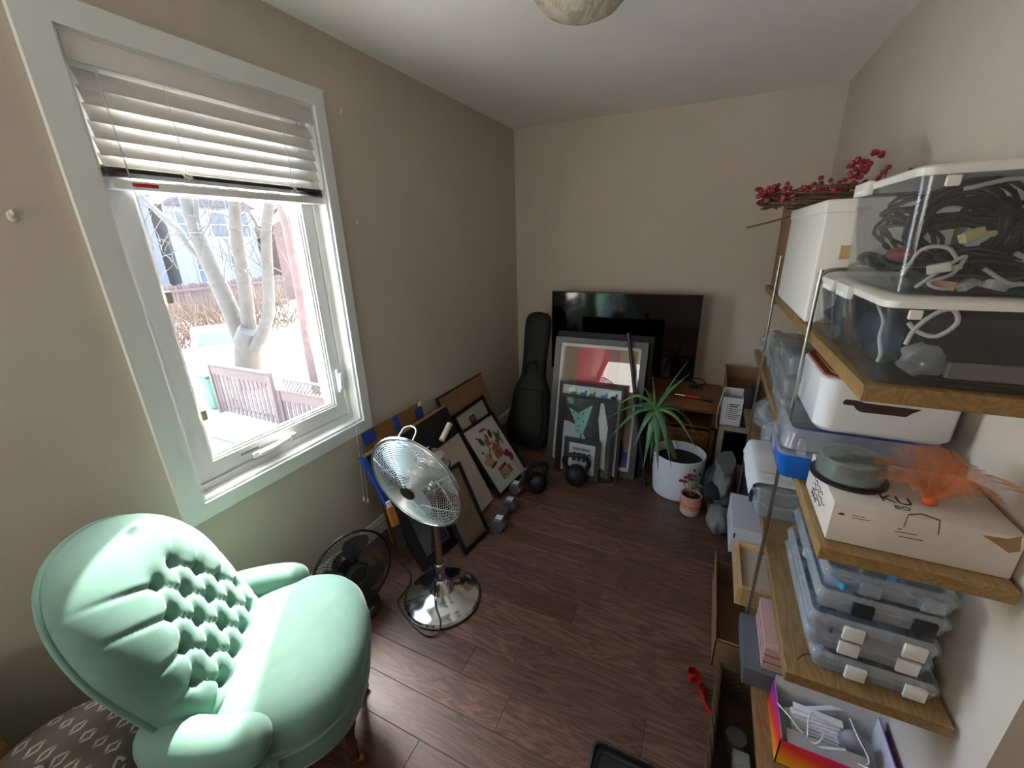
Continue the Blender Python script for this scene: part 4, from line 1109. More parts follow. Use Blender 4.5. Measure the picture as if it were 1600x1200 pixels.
def rrect(x0, x1, y0, y1, r, z, n=5):
    out = []
    for (cx, cy, a0) in ((x1-r, y1-r, 0), (x0+r, y1-r, 90), (x0+r, y0+r, 180), (x1-r, y0+r, 270)):
        for k in range(n+1):
            a = R_(a0+90*k/n); out.append((cx+r*math.cos(a), cy+r*math.sin(a), z))
    return out
def tubbody(b, x0, x1, y0, y1, z0, z1, r=.02, tap=.012, th=.003):
    o = [rrect(x0+tap+.004, x1-tap-.004, y0+tap+.004, y1-tap-.004, r, z0), rrect(x0+tap, x1-tap, y0+tap, y1-tap, r, z0+.005), rrect(x0, x1, y0, y1, r, z1)]
    i = [rrect(x0+th, x1-th, y0+th, y1-th, r, z1), rrect(x0+tap+th, x1-tap-th, y0+tap+th, y1-tap-th, r, z0+th)]
    loft(b, o+i)
M_BIN = clear('clear_bin_plastic', (.90, .92, .94, 1), milky=.03, gloss=1.0, rough=.08)
M_LID = mat('white_bin_lid', '#dfdfda', .4, var=.03)
def clear_bin(label, x0, x1, y0, y1, z0, z1, clip_y, clearlid=False):
    th = thing('storage_bin', label, 'storage bin', ((x0+x1)/2, (y0+y1)/2, z0), group=None)
    b = MB(); tubbody(b, x0, x1, y0, y1, z0, z1-.012); b.build('tub', M_BIN, th, 40, world=True)
    b = MB(); loft(b, [rrect(x0-.004, x1+.004, y0-.004, y1+.004, .024, z1-.016), rrect(x0-.005, x1+.005, y0-.005, y1+.005, .024, z1-.004), rrect(x0, x1, y0, y1, .022, z1)])
    lid = b.build('lid', M_LID, th, 40, world=True)
    for cy in clip_y:
        b = MB(); b.rbox((x0-.016, cy-.05, z1-.028), (x0-.003, cy+.05, z1+.001), .003, 2); cl_ = b.build('clip', M_LID, lid, 40, world=True)
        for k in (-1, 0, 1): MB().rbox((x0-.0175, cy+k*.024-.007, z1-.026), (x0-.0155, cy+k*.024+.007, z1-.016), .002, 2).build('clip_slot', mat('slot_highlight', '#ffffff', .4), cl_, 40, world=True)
    b = MB(); b.rbox((x0+.03, y0-.007, z1-.035), (x0+.05, y0-.002, z1-.018), .002, 1); b.build('catch', M_LID, lid, 40, world=True)
    return th
clear_bin('clear bin with white lid stacked on top, full of tangled black cables', 1.886, 2.180, .985, 1.372, 1.490, 1.702, (1.27,))
clear_bin('clear lower bin at the shelf end holding black device boxes', 1.878, 2.180, .955, 1.258, 1.327, 1.487, (1.20,))
clear_bin('clear lower bin beside the white fabric box, holding navy cloth', 1.878, 2.180, 1.272, 1.560, 1.327, 1.487, (1.345,))
# cables in the bins: each one a coil or a loose run
M_WCAB = mat('grey_white_cable', '#bdbbb4', .5, var=.05)
M_GCAB = mat('dark_grey_cable', '#3a3b3d', .5, var=.1)
rg = random.Random(21)
def coil(label, c, rx, ry, tilt, az, turns, r, m, group):
    pts = []; n = int(turns*18)
    Rm = Matrix.Rotation(az, 3, 'Z') @ Matrix.Rotation(tilt, 3, 'Y')
    ph = rg.random()*6
    for k in range(n):
        a = 2*PI*k/18; w_ = 1+.10*math.sin(a*.37+ph)
        pts.append(Vector(c)+Rm @ Vector((rx*w_*math.cos(a), ry*w_*math.sin(a), .010*math.sin(a*.61+ph)+.006*math.sin(1.3*k))))
    b = MB(); b.tube(pts, r, 8); return tag(b.build('coiled_cable', m, smooth=60), label, 'cable', group)
GT = 'cables in the topmost bin'
for (x, y, z, rx, ry, ti, az, tn, r) in ((1.985, 1.09, 1.60, .075, .062, 1.15, 1.2, 4.2, .0045), (2.02, 1.15, 1.60, .095, .070, 1.0, 1.5, 3.6, .004), (2.10, 1.12, 1.585, .055, .060, .9, 2.2, 3.2, .0045), (1.975, 1.26, 1.58, .06, .07, .8, .3, 3.5, .004), (2.07, 1.26, 1.58, .07, .08, .5, 1.0, 4, .0045), (2.06, 1.07, 1.545, .09, .05, .15, .2, 3.5, .0045), (2.10, 1.20, 1.62, .06, .09, .2, .4, 4, .0045), (2.0, 1.2, 1.635, .08, .09, .25, .9, 4, .0045), (2.04, 1.10, 1.515, .10, .08, .05, .1, 4, .0045), (2.12, 1.05, 1.60, .04, .05, 1.3, 1.4, 4, .0045), (1.97, 1.30, 1.53, .06, .05, .1, .1, 4, .0045), (2.09, 1.29, 1.52, .07, .05, .1, .1, 4, .0045), (1.98, 1.17, 1.53, .06, .10, .1, .2, 4, .004)):
    coil('black coiled cable in the topmost clear bin', (x, y, z), rx, ry, ti, az, tn, r, M_CORD, GT)
GW = 'pale cables in the topmost bin'
for (pts, r) in (([(1.96, 1.03, 1.665), (2.03, 1.02, 1.675), (2.10, 1.01, 1.64), (2.135, 1.015, 1.58), (2.09, 1.015, 1.545), (2.05, 1.02, 1.55)], .0038),
                 ([(2.01, 1.01, 1.535), (2.05, 1.005, 1.51), (2.10, 1.01, 1.52), (2.14, 1.03, 1.53)], .0036),
                 ([(1.93, 1.02, 1.50), (1.96, 1.015, 1.535), (1.985, 1.02, 1.555), (1.975, 1.02, 1.525), (1.945, 1.015, 1.51), (1.965, 1.01, 1.50), (2.0, 1.01, 1.51)], .0034),
                 ([(1.92, 1.06, 1.52), (1.93, 1.04, 1.565), (1.96, 1.03, 1.57), (1.98, 1.03, 1.55)], .0034),
                 ([(2.04, 1.005, 1.56), (2.09, 1.006, 1.535), (2.15, 1.01, 1.545)], .004)):
    b = MB(); b.tube(spline(pts, 8), r, 8)
    tag(b.build('loose_cable', M_WCAB, smooth=60), 'pale grey loose cable against the front of the topmost bin', 'cable', GW)
for k, (x, y, z, c) in enumerate(((1.985, 1.02, 1.59, '#c9b98a'), (1.955, 1.02, 1.535, '#d9d4c6'), (2.0, 1.02, 1.508, '#b7b3aa'), (2.035, 1.015, 1.507, '#c7c5c0'), (1.97, 1.02, 1.505, '#c68a62'))):
    b = MB(); rt = Matrix.Rotation(rg.uniform(-.5, .5), 3, 'Y') @ Matrix.Rotation(rg.uniform(-.6, .6), 3, 'Z')
    b.rbox((x-.016, y-.008, z-.008), (x+.016, y+.008, z+.008), .002, 2, rt)
    b.tube([(x+.016*math.cos(.3), y, z), (x+.03, y+.004, z+.002)], .005, 8)
    tag(b.build('cable_plug', mat('plug_%d' % k, c, .5), smooth=40), ('tan', 'cream', 'warm grey', 'light grey', 'copper')[k]+' connector plug among the cables in the topmost bin', 'plug')
b = MB(); b.ell((1.925, 1.12, 1.555), (.02, .035, .014), 16, 10); tag(b.build('red_pouch', mat('red_vinyl', '#8c3a3a', .5), smooth=60), 'small dull red pouch at the wall of the topmost bin', 'pouch')
o = MB().rbox((1.955, .985, 1.335), (2.155, 1.22, 1.455), .006, 2).build('device_box', mat('matt_black_box', '#17181a', .55, var=.15), smooth=40); tag(o, 'black device box lying in the lower bin at the shelf end', 'box')
o = MB().rbox((1.992, .972, 1.345), (2.165, .984, 1.375), .002, 1).build('card_strip', mat('grey_card', '#7d7670', .7)); tag(o, 'grey card strip in front of the black device box', 'card')
b = MB(); b.tube(spline([(1.925, .99, 1.44), (1.94, .985, 1.425), (1.965, .978, 1.42), (1.985, .976, 1.445), (1.975, .977, 1.468), (1.955, .98, 1.46), (1.935, .985, 1.43), (1.93, .99, 1.40)], 7), .004, 8)
tag(b.build('white_cable', MATS['white_cable'], smooth=60), 'looped white cable in the lower bin at the shelf end', 'cable')
b = MB(); b.tube(spline([(1.905, 1.10, 1.46), (1.91, 1.06, 1.43), (1.905, 1.04, 1.40), (1.91, 1.03, 1.37), (1.915, 1.05, 1.35)], 7), .0035, 8)
tag(b.build('white_cable', MATS['white_cable'], smooth=60), 'white cable hanging down inside the lower bin at the shelf end', 'cable')
def blob(name, c, r, m, label, cat, amp=.12, seed=0, parent=None):
    rr_ = random.Random(seed); ph = [rr_.random()*6 for _ in range(6)]
    def fn(u, v):
        a = 2*PI*u; th = PI*v
        f_ = 1+amp*(math.sin(3*a+ph[0]+2*th)+.6*math.sin(5*a+ph[1]-3*th)+.5*math.sin(7*th+ph[2]+a))
        return Vector((c[0]+r[0]*f_*math.sin(th)*math.cos(a), c[1]+r[1]*f_*math.sin(th)*math.sin(a), c[2]-r[2]*math.cos(th)*(1+.2*amp*math.sin(4*a))))
    b = MB(); b.grid(fn, 36, 20, wrapu=True); o = b.build(name, m, smooth=80)
    return tag(o, label, cat)
M_BAG = clear('crumpled_plastic', (.88, .9, .92, 1), milky=.30, gloss=1.0, rough=.15)
blob('plastic_bag', (1.965, .995, 1.372), (.035, .018, .035), M_BAG, 'crumpled clear plastic bag in the lower bin at the shelf end', 'plastic bag', .15, 4)
blob('navy_cloth', (1.955, 1.41, 1.395), (.055, .11, .055), mat('navy_cloth', '#2c3a4d', .9, var=.2), 'bundled navy cloth in the lower bin beside the white fabric box', 'cloth', .2, 6)
blob('navy_cloth', (1.935, 1.13, 1.39), (.03, .09, .055), MATS['navy_cloth'], 'navy cloth pressed into the lower bin at the shelf end', 'cloth', .2, 9)
b = MB(); b.tube(spline([(1.91, 1.35, 1.46), (1.93, 1.40, 1.47), (1.915, 1.46, 1.45), (1.93, 1.42, 1.43)], 8), .004, 8)
tag(b.build('white_cable', MATS['white_cable'], smooth=60), 'white cable lying on the navy cloth beside the white fabric box', 'cable')

# white fabric box, carton and wreath
M_FAB = mat('white_fabric', '#e6e3dc', .85, var=.03, bump=.15, bscale=500)
fb = thing('fabric_box', 'tall white fabric storage box on the top shelf under the wreath', 'storage box', (2.02, 1.92, 1.327))
b = MB(); b.rbox((1.872, 1.592, 1.327), (2.172, 2.262, 1.664), .008, 3); b.build('box', M_FAB, fb, 40, world=True)
b = MB(); b.rbox((1.868, 1.588, 1.652), (2.176, 2.266, 1.690), .006, 3); b.build('lid', M_FAB, fb, 40, world=True)
q = ony(1321, 394, 1.591); b = MB(); b.rbox((q.x-.014, 1.590, q.z-.02), (q.x+.014, 1.5925, q.z+.02), .001, 1); b.build('end_label', mat('tan_stitch', '#c8a878', .8), fb, world=True)
ct = thing('brown_carton', 'brown corrugated carton at the far end of the top shelf', 'carton', (2.02, 2.54, 1.327))
MB().box((1.890, 2.39, 1.327), (2.16, 2.735, 1.725)).build('carton', M_CARD, ct, world=True)
b = MB(); b.box((1.889, 2.60, 1.36), (1.8899, 2.70, 1.40)); b.box((1.889, 2.60, 1.42), (1.8899, 2.70, 1.425)); b.build('green_print', mat('faded_green_print', '#6f7a58', .8), ct, world=True)
b = MB(); b.box((1.887, 2.735, 1.64), (2.16, 2.739, 1.735)); b.box((1.885, 2.39, 1.725), (2.16, 2.735, 1.729)); b.build('flap', M_CARD, ct, world=True)
M_TWIG = mat('dry_twig', '#5b4632', .9, var=.3, vscale=30)
M_BERRY = mat('dark_red_berry', '#8c1f33', .4, var=.3, vscale=30)
wr = thing('berry_wreath', 'grapevine wreath with dark red berries lying on the white fabric box', 'wreath', (1.955, 2.125, 1.691))
rg = random.Random(8)
b = MB(); 
for k in range(64):
    a0 = rg.random()*2*PI; ln = rg.uniform(1.2, 3.2); rr0 = .195+rg.uniform(-.035, .03); z0 = rg.uniform(.010, .055); tw = rg.uniform(2, 5)
    pts = []
    for j in range(16):
        a = a0+ln*j/15; q = .012*math.sin(tw*a+k); pts.append(((rr0+q)*math.cos(a), (rr0+q)*math.sin(a)*1.05, z0+.010*math.cos(tw*a+k)))
    b.tube(pts, rg.uniform(.002, .0042), 5)
b.build('vine_ring', M_TWIG, wr, 60)
clusters = [(-.20, -.10, .06, .042, 17), (-.16, .12, .055, .035, 12), (-.08, -.19, .055, .035, 13), (.03, -.20, .06, .04, 15), (.12, -.16, .06, .035, 12), (.06, -.14, .125, .042, 22), (.10, -.10, .16, .03, 7), (.19, -.02, .055, .035, 12), (.16, .13, .06, .04, 14), (0, .2, .06, .035, 10), (-.205, 0.02, .055, .035, 11), (-.15, -.15, .05, .035, 14), (-.03, -.205, .05, .035, 14), (.08, -.19, .05, .032, 12), (.16, -.10, .05, .035, 12), (-.19, .06, .06, .03, 9), (-.12, -.17, .02, .02, 6)]
for (cx, cy, cz, cr, n) in clusters:
    b = MB()
    for k in range(n):
        d = Vector((rg.gauss(0, 1), rg.gauss(0, 1), rg.gauss(0, .8))).normalized()*cr*rg.random()**.4
        p = Vector((cx, cy, max(cz+d.z, .012))) + Vector((d.x, d.y, 0)); r_ = rg.uniform(.007, .010); b.ell(p, r_, 10, 7)
    b.build('berry_cluster', M_BERRY, wr, 60)
for k in range(14):
    a = rg.random()*2*PI; p = Vector((.205*math.cos(a), .21*math.sin(a), .045)); q = p*1.12+Vector((rg.uniform(-.02, .02), rg.uniform(-.02, .02), rg.uniform(.01, .06)))
    b = MB(); b.tube([p, (p+q)/2+Vector((0, 0, .006)), q], .0016, 5); tg_ = b.build('sprig', M_TWIG, wr, 60)
    MB().ell(q, .0085, 10, 7).build('berry', M_BERRY, tg_, 60)
b = MB(); b.tube([onx(1235, 338, 1.868), ony(1200, 348, 2.22), ony(1166, 356, 2.20)], [.0035, .004, .0045], 8)
tag(b.build('dry_stalk', mat('olive_stalk', '#7d7048', .8), smooth=60), 'straight dry stalk sticking out past the white fabric box', 'stalk')

# ---- second shelf
M_BLUE = mat('blue_plastic', '#0f62c0', .3, var=.05)
M_CLID = clear('clear_lid_plastic', (.86, .89, .92, 1), milky=.22, gloss=1.0, rough=.12)
Z2 = SZ[1]+.001
bb = thing('blue_box', 'bright blue plastic box with tall clear lid under the white organiser', 'storage box', (2.0, 1.42, Z2))
x0, x1, y0, y1 = 1.815, 2.168, 1.222, 1.426
b = MB(); tubbody(b, x0, x1, y0, y1, Z2, Z2+.082, .02, .010, .003); b.build('tub', M_BLUE, bb, 40, world=True)
b = MB(); loft(b, [rrect(x0-.004, x1+.004, y0-.004, y1+.004, .024, Z2+.076), rrect(x0-.004, x1+.004, y0-.004, y1+.004, .024, Z2+.090), rrect(x0+.004, x1-.004, y0+.004, y1-.004, .022, Z2+.092), rrect(x0+.012, x1-.012, y0+.012, y1-.012, .022, Z2+.138), rrect(x0+.022, x1-.022, y0+.022, y1-.022, .022, Z2+.146),
              rrect(x0+.022, x1-.022, y0+.022, y1-.022, .022, Z2+.144), rrect(x0+.014, x1-.014, y0+.014, y1-.014, .022, Z2+.136), rrect(x0+.006, x1-.006, y0+.006, y1-.006, .022, Z2+.092)], capb=False)
ld = b.build('lid', M_CLID, bb, 40, world=True)
for (xa, ya) in ((x0-.008, 1.325),):
    b = MB(); b.rbox((xa, ya-.035, Z2+.05), (xa+.008, ya+.035, Z2+.115), .003, 2); b.build('latch', M_CLID, ld, 40, world=True)
b = MB(); b.rbox((1.85, y0-.009, Z2+.08), (1.87, y0-.003, Z2+.13), .002, 1); b.build('corner_rib', M_CLID, ld, 40, world=True)
tb = thing('white_organiser', 'white rounded plastic organiser box with brown wood lid on the blue box', 'organiser box', (2.03, 1.40, Z2+.147))
zt = Z2+.147
b = MB(); loft(b, [rrect(1.892, 2.160, 1.258, 1.538, .035, zt), rrect(1.882, 2.168, 1.248, 1.546, .04, zt+.012), rrect(1.880, 2.170, 1.246, 1.548, .042, zt+.142), rrect(1.884, 2.166, 1.250, 1.544, .04, zt+.146)]); b.build('body', mat('gloss_white_plastic', '#e4e6ea', .22, var=.02), tb, 40, world=True)
b = MB(); loft(b, [rrect(1.888, 2.162, 1.254, 1.540, .04, zt+.146), rrect(1.888, 2.162, 1.254, 1.540, .04, zt+.151)]); b.build('rim', mat('terracotta_rim', '#8a4e35', .5), tb, 40, world=True)
b = MB(); loft(b, [rrect(1.905, 2.145, 1.272, 1.522, .03, zt+.151), rrect(1.905, 2.145, 1.272, 1.522, .03, zt+.156)]); wl = b.build('wood_lid', wood('brown_lid_wood', '#7a4b30', '#a9714c', .45, 1, 5), tb, 40, world=True)
b = MB(); b.rbox((1.99, 1.30, zt+.156), (1.998, 1.50, zt+.1568), .0003, 1); b.build('groove', mat('dark_groove2', '#3b1f15', .6), wl, world=True)
b = MB()
def nf(u, v): 
    p = ony(u, v, 1.2452); return (p.x, p.y, p.z)
b.ext([nf(1317, 628), nf(1322, 624), nf(1340, 626), nf(1352, 630), nf(1440, 641), nf(1424, 647), nf(1416, 652), nf(1345, 644), nf(1338, 640), nf(1334, 634), nf(1318, 632)], (0, .001, 0)); b.build('handle_slot', mat('dark_brown_slot', '#3e2723', .6), tb, world=True)
b = MB(); b.rbox((1.8785, 1.50, zt+.05), (1.8795+.001, 1.506, zt+.13), .0004, 1); b.build('side_slot', MATS['dark_brown_slot'], tb, world=True)
# mailing box
M_WCARD = mat('dusty_white_card', '#c9bfb5', .8, var=.08, vscale=14)
kb_ = thing('mailing_box', 'worn white mailing carton with printed lettering at the shelf end', 'box', (2.035, 1.09, Z2))
kx0, kx1, ky0, ky1, kz = 1.886, 2.184, .978, 1.212, Z2+.097
kbo = MB().rbox((kx0, ky0, Z2), (kx1, ky1, kz), .002, 2).build('carton', M_WCARD, kb_, 40, world=True)
M_INK = mat('dark_brown_ink', '#3c3030', .7)
MT_ = Matrix.Translation(Vector((2.005, 1.035, kz+.0003))-Vector(kb_.location))
text_mesh('lettering', 'KU', .042, M_INK, kbo, MT_)
text_mesh('lettering', 'BO', .020, M_INK, kbo, Matrix.Translation(Vector((2.008, 1.005, kz+.0003))-Vector(kb_.location)))
b = MB()
for (u0, v0, u1, v1, tt) in ((1398, 830, 1432, 836, .0015), (1405, 838, 1442, 845, .0015), (1331, 805, 1352, 809, .0012), (1331, 809, 1360, 814, .0012), (1403, 826, 1409, 827, .002)):
    p = ony(u0, v0, ky0-.0004); q = ony(u1, v1, ky0-.0004); b.bar(p, q, tt, .0006, Vector((0, 1, 0)))
p = ony(1315, 803, ky0-.0004); b.ell(p, (.006, .0005, .003), 12, 6)
b.build('small_print', M_INK, kbo, world=True)
b = MB(); b.ext([ony(1534, 836, ky0-.0003), ony(1574, 842, ky0-.0003), ony(1597, 838, ky0-.0003), ony(1594, 862, ky0-.0003), ony(1576, 864, ky0-.0003), ony(1556, 850, ky0-.0003)], (0, .0004, 0)); b.build('torn_patch', M_CARD, kbo, world=True)
b = MB()
p0, p1, p2, p3 = ony(1420, 804, ky0-.0006), ony(1440, 803, ky0-.0006), ony(1469, 813, ky0-.0006), ony(1466, 836, ky0-.0006)
b.tube([p0, p1, p2], .0016, 5); b.tube([p2, p3], .001, 5); b.tube([p0, ony(1412, 824, ky0-.0006)], .0008, 5); b.build('tuck_slot', mat('slot_shadow', '#5a4a40', .9), kbo, world=True)
b = MB()
for k, (yy, zz, L) in enumerate(((1.11, .062, .10), (1.09, .048, .12), (1.10, .034, .09), (1.12, .022, .05))):
    b.tube([(kx0-.0004, yy-L/2+j*L/10, Z2+zz+.005*math.sin(j*2.3+k)) for j in range(11)], .0011, 5)
b.build('script_print', M_INK, kbo, world=True)
cd = thing('disc_spindle', 'round clear spindle of blank discs on the white mailing carton', 'disc spindle', (1.935, 1.105, kz+.0005))
MB().lathe([(0, 0), (.073, 0), (.075, .003), (.075, .008), (.070, .010), (0, .010)], 48).build('base', M_BLACKP, cd, 40)
MB().lathe([(.012, .010), (.0605, .010), (.0605, .053), (.012, .053)], 48).build('disc_stack', mat('disc_silver_green', '#6d7672', .2, .6, var=.05), cd, 40)
MB().lathe([(.0, .010), (.006, .010), (.006, .052), (0, .054)], 20).build('post', M_BLACKP, cd, 40)
MB().lathe([(.0655, .010), (.0655, .054), (.062, .058), (.026, .058), (.024, .0555), (.012, .0555), (.010, .058), (0, .058), (0, .0565), (.025, .0565), (.061, .0565), (.064, .053), (.064, .010)], 48).build('cover', clear('smoke_cover', (.80, .85, .83, 1), milky=.12, gloss=1.2, rough=.08), cd, 40)
M_TULLE = NT('orange_tulle'); t = M_TULLE
tr = t.new('ShaderNodeBsdfTransparent'); tl = t.new('ShaderNodeBsdfTranslucent'); tl.inputs[0].default_value = rgb('#eaa276'); df2 = t.new('ShaderNodeBsdfDiffuse'); df2.inputs[0].default_value = rgb('#e48a55')
mx1 = t.new('ShaderNodeMixShader'); t.link(tl.outputs[0], mx1.inputs[1]); t.link(df2.outputs[0], mx1.inputs[2])
mx2 = t.new('ShaderNodeMixShader'); nn = t.noise(t.coord((60, 4, 4)), 6, 3, .6); t.link(t.math('MULTIPLY', nn, .55), mx2.inputs[0]); t.link(tr.outputs[0], mx2.inputs[1]); t.link(mx1.outputs[0], mx2.inputs[2]); t.link(mx2.outputs[0], t.out.inputs[0])
BC = onz(1452, 782, kz+.012)
bo_ = thing('tulle_bow', 'fluffy orange tulle bow on the white mailing carton', 'bow', (BC.x, BC.y, kz+.0005))
rg = random.Random(17)
tips = [(-.085, .06, .045), (-.06, .02, .03), (-.045, .075, .08), (-.005, .08, .09), (.03, .07, .09), (.01, .05, .10), (.085, .035, .065), (.125, .01, .055), (.10, -.005, .03), (.06, .02, .075), (-.10, .03, .02), (.05, -.02, .03), (-.02, -.02, .02)]
for (dx, dy, dz) in tips:
    tip = Vector((dx, dy, dz)); side = Vector((-dy, dx, 0)); side = side.normalized() if side.length > 1e-4 else Vector((1, 0, 0))
    ph = rg.random()*6
    def fn(u, v, tip=tip, side=side, ph=ph):
        w_ = .006+.030*math.sin(PI*min(1, v*.8+.02)); lift = Vector((0, 0, .03*math.sin(PI*v)))
        return Vector((0, 0, .012)) + tip*v + lift + side*(u-.5)*2*w_ + Vector((0, 0, .005*math.sin(u*18+ph)*v))
    b = MB(); b.grid(fn, 14, 10); b.build('loop', M_TULLE.m, bo_, 70)
MB().ell((0, 0, .012), (.014, .012, .012), 12, 8).build('knot', mat('orange_knot', '#c65a22', .8), bo_, 60)
# clear shoe boxes farther along the second shelf
def small_box(label, x0, x1, y0, y1, z0, z1, inner, ic, group=None, lidc=None):
    th = thing('clear_case', label, 'clear case', ((x0+x1)/2, (y0+y1)/2, z0), group=group)
    b = MB(); tubbody(b, x0, x1, y0, y1, z0, z1-.012, .012, .006, .002); b.build('tub', M_BAGBOX, th, 40, world=True)
    b = MB(); loft(b, [rrect(x0-.003, x1+.003, y0-.003, y1+.003, .014, z1-.014), rrect(x0-.003, x1+.003, y0-.003, y1+.003, .014, z1-.003), rrect(x0+.002, x1-.002, y0+.002, y1-.002, .013, z1)]); lo = b.build('lid', lidc or M_BAGBOX, th, 40, world=True)
    b = MB(); b.rbox((x0-.009, (y0+y1)/2-.03, z1-.035), (x0-.003, (y0+y1)/2+.03, z1-.002), .002, 2); b.build('latch', M_BAGBOX, lo, 40, world=True)
    if inner:
        tag(MB().rbox((x0+.02, y0+.03, z0+.006), (x1-.03, y1-.05, z0+(z1-z0)*.62), .006, 2).build(inner, mat('in_'+ic, ic, .6, var=.2, vscale=20), smooth=40), inner.replace('_', ' ')+' inside a clear case on the second shelf', inner.split('_')[-1])
    return th
M_BAGBOX = clear('thin_clear_plastic', (.88, .9, .92, 1), milky=.26, gloss=1.0, rough=.12)
small_box('clear case on the second shelf, bottom of the nearer stack', 1.868, 2.13, 1.655, 1.985, Z2, Z2+.088, 'navy_case', '#28303f')
small_box('clear case on the second shelf, middle of the nearer stack', 1.866, 2.13, 1.665, 1.99, Z2+.089, Z2+.165, 'grey_adapter', '#5b5e60')
small_box('clear case on the second shelf, top of the nearer stack with blue item', 1.874, 2.12, 1.70, 2.0, Z2+.166, Z2+.235, 'blue_pouch', '#2f5f96')
small_box('clear case on the second shelf, bottom of the farther stack', 1.880, 2.12, 2.03, 2.33, Z2, Z2+.10, 'black_adapter', '#1e1f22')
small_box('clear case on the second shelf, top of the farther stack', 1.882, 2.12, 2.04, 2.34, Z2+.101, Z2+.19, 'brown_pouch', '#6b5a4a')
blob('plastic_bag', (1.93, 2.53, Z2+.088), (.06, .12, .075), M_BAG, 'crumpled plastic bag at the far end of the second shelf', 'plastic bag', .10, 12)

# ---- third shelf: slim craft organisers
Z3 = SZ[2]+.001
M_ORG = clear('organiser_plastic', (.86, .89, .94, 1), milky=.20, gloss=1.0, rough=.12)
M_LATW = mat('white_latch', '#d7d7d2', .5, var=.03); M_LATB = mat('black_latch', '#1e2026', .5)
rg = random.Random(4)
ids = ('lowest', 'second', 'third', 'fourth', 'topmost')
for k in range(5):
    z0 = Z3+k*.0565; z1 = z0+.055; dx = (.022, .0, -.004, .006, .012)[k]; dy = (.0, .012, .0, .02, .03)[k]
    x0, x1, y0, y1 = 1.905+dx, 2.145+dx, .985+dy, 1.340+dy
    th = thing('slim_organiser', 'slim clear organiser case, %s in the stack on the third shelf' % ids[k], 'organiser case', ((x0+x1)/2, (y0+y1)/2, z0), group='slim organiser cases in a stack')
    b = MB(); tubbody(b, x0, x1, y0, y1, z0, z0+.036, .014, .004, .0025); b.build('tray', M_ORG, th, 40, world=True)
    b = MB(); loft(b, [rrect(x0-.004, x1+.004, y0-.004, y1+.004, .016, z0+.033), rrect(x0-.004, x1+.004, y0-.004, y1+.004, .016, z0+.040), rrect(x0+.002, x1-.002, y0+.002, y1-.002, .015, z0+.052), rrect(x0+.006, x1-.006, y0+.006, y1-.006, .015, z1), rrect(x0+.008, x1-.008, y0+.008, y1-.008, .013, z0+.052), rrect(x0+.006, x1-.006, y0+.006, y1-.006, .013, z0+.036)], capb=False); lo = b.build('lid', M_ORG, th, 40, world=True)
    for lx in (.085, .195):
        b = MB(); b.rbox((x0+lx-.020, y0-.012, z0+.010), (x0+lx+.020, y0-.003, z0+.046), .002, 2); b.build('latch', M_LATB if k == 3 else (M_ORG if k == 4 else M_LATW), lo, 40, world=True, label='black latch' if k == 3 else None)
    b = MB()
    for j in (1, 2, 3): b.box((x0+.006, y0+(y1-y0)*j/4-.001, z0+.003), (x1-.006, y0+(y1-y0)*j/4+.001, z0+.034))
    for j in (1, 2): b.box((x0+(x1-x0)*j/3-.001, y0+.006, z0+.003), (x0+(x1-x0)*j/3+.001, y1-.006, z0+.034))
    b.build('dividers', M_ORG, th, world=True)
    cols = (['#3f3c44', '#8f8f98', '#5a4a60', '#b9b4b0'], ['#7a3f66', '#9a98a0', '#c9b27a', '#6a6a72'], ['#2d3444', '#50586a', '#3a4152', '#232838'], ['#2c3f5c', '#39404a', '#8a9099', '#55606e'], ['#2f93b8', '#d9cf6a', '#4aa6c4', '#6d7a82'])[k]
    for ci, c in enumerate(cols):
        b = MB()
        for q in range(9):
            px, py = rg.uniform(x0+.02, x1-.02), rg.uniform(y0+.015, y1-.02); L = rg.uniform(.008, .022)
            b.rbox((px-L, py-.008, z0+.004), (px+L, py+.008, z0+rg.uniform(.014, .03)), .002, 1, Matrix.Rotation(rg.random()*3, 3, 'Z'))
        b.build('small_parts', mat('bits_'+c, c, .6), th, kind='stuff', world=True)
b = MB(); b.tube(spline([onz(1246, 1030, Z3+.002), onz(1252, 1025, Z3+.004), onz(1262, 1022, Z3+.008), onz(1275, 1026, Z3+.005), onz(1288, 1031, Z3+.003), onz(1296, 1027, Z3+.003)], 6), .0012, 6)
tag(b.build('twist_tie', mat('dark_wire', '#2a1c18', .6), smooth=60), 'bent dark twist tie lying on the third shelf board', 'twist tie')
# third shelf, farther along
GCL = mat('navy_clip', '#1f2233', .5)
for k, (z0, z1, lab) in enumerate(((Z3, Z3+.065, 'lower'), (Z3+.066, Z3+.132, 'upper'))):
    th = small_box('clear case with dark clips on the third shelf, %s of two' % lab, 1.838, 2.06, 1.60-k*.01, 1.90, z0, z1, None, '')
    for yy in (1.66, 1.82):
        b = MB(); b.rbox((1.826, yy-.022, z1-.03), (1.836, yy+.022, z1+.001), .002, 2); b.build('clip', GCL, th, 40, world=True)
    coil('pale coiled cable in the %s dark clipped case on the third shelf' % lab, (1.93, 1.70, z0+.025), .06, .045, 0.1, .2, 3, .0035, M_WCAB, None)
pp = thing('paper_stack', 'stack of white paper curling over the edge of the third shelf', 'paper', (1.95, 1.75, Z3+.133))
def sheet(off):
    def fn(u, v):
        x_ = 1.800+.265*u; d = max(0, (.13-u)/.13); return Vector((x_+.012*d, 1.60+off*.02+.30*v, Z3+.1505+off*.004-.060*d*d+.004*math.sin(v*9+off*3)))
    return fn
for k in range(4):
    b = MB(); b.grid(sheet(k), 14, 8); b.grid(lambda u, v, k=k: sheet(k)(u, v)+Vector((0, 0, -.0015)), 14, 8); b.build('sheet', M_PAPER, pp, 70, world=True)
b = MB(); b.box((1.90, 1.62, Z3+.1335), (2.06, 1.90, Z3+.149)); b.build('ream', M_PAPER, pp, world=True)
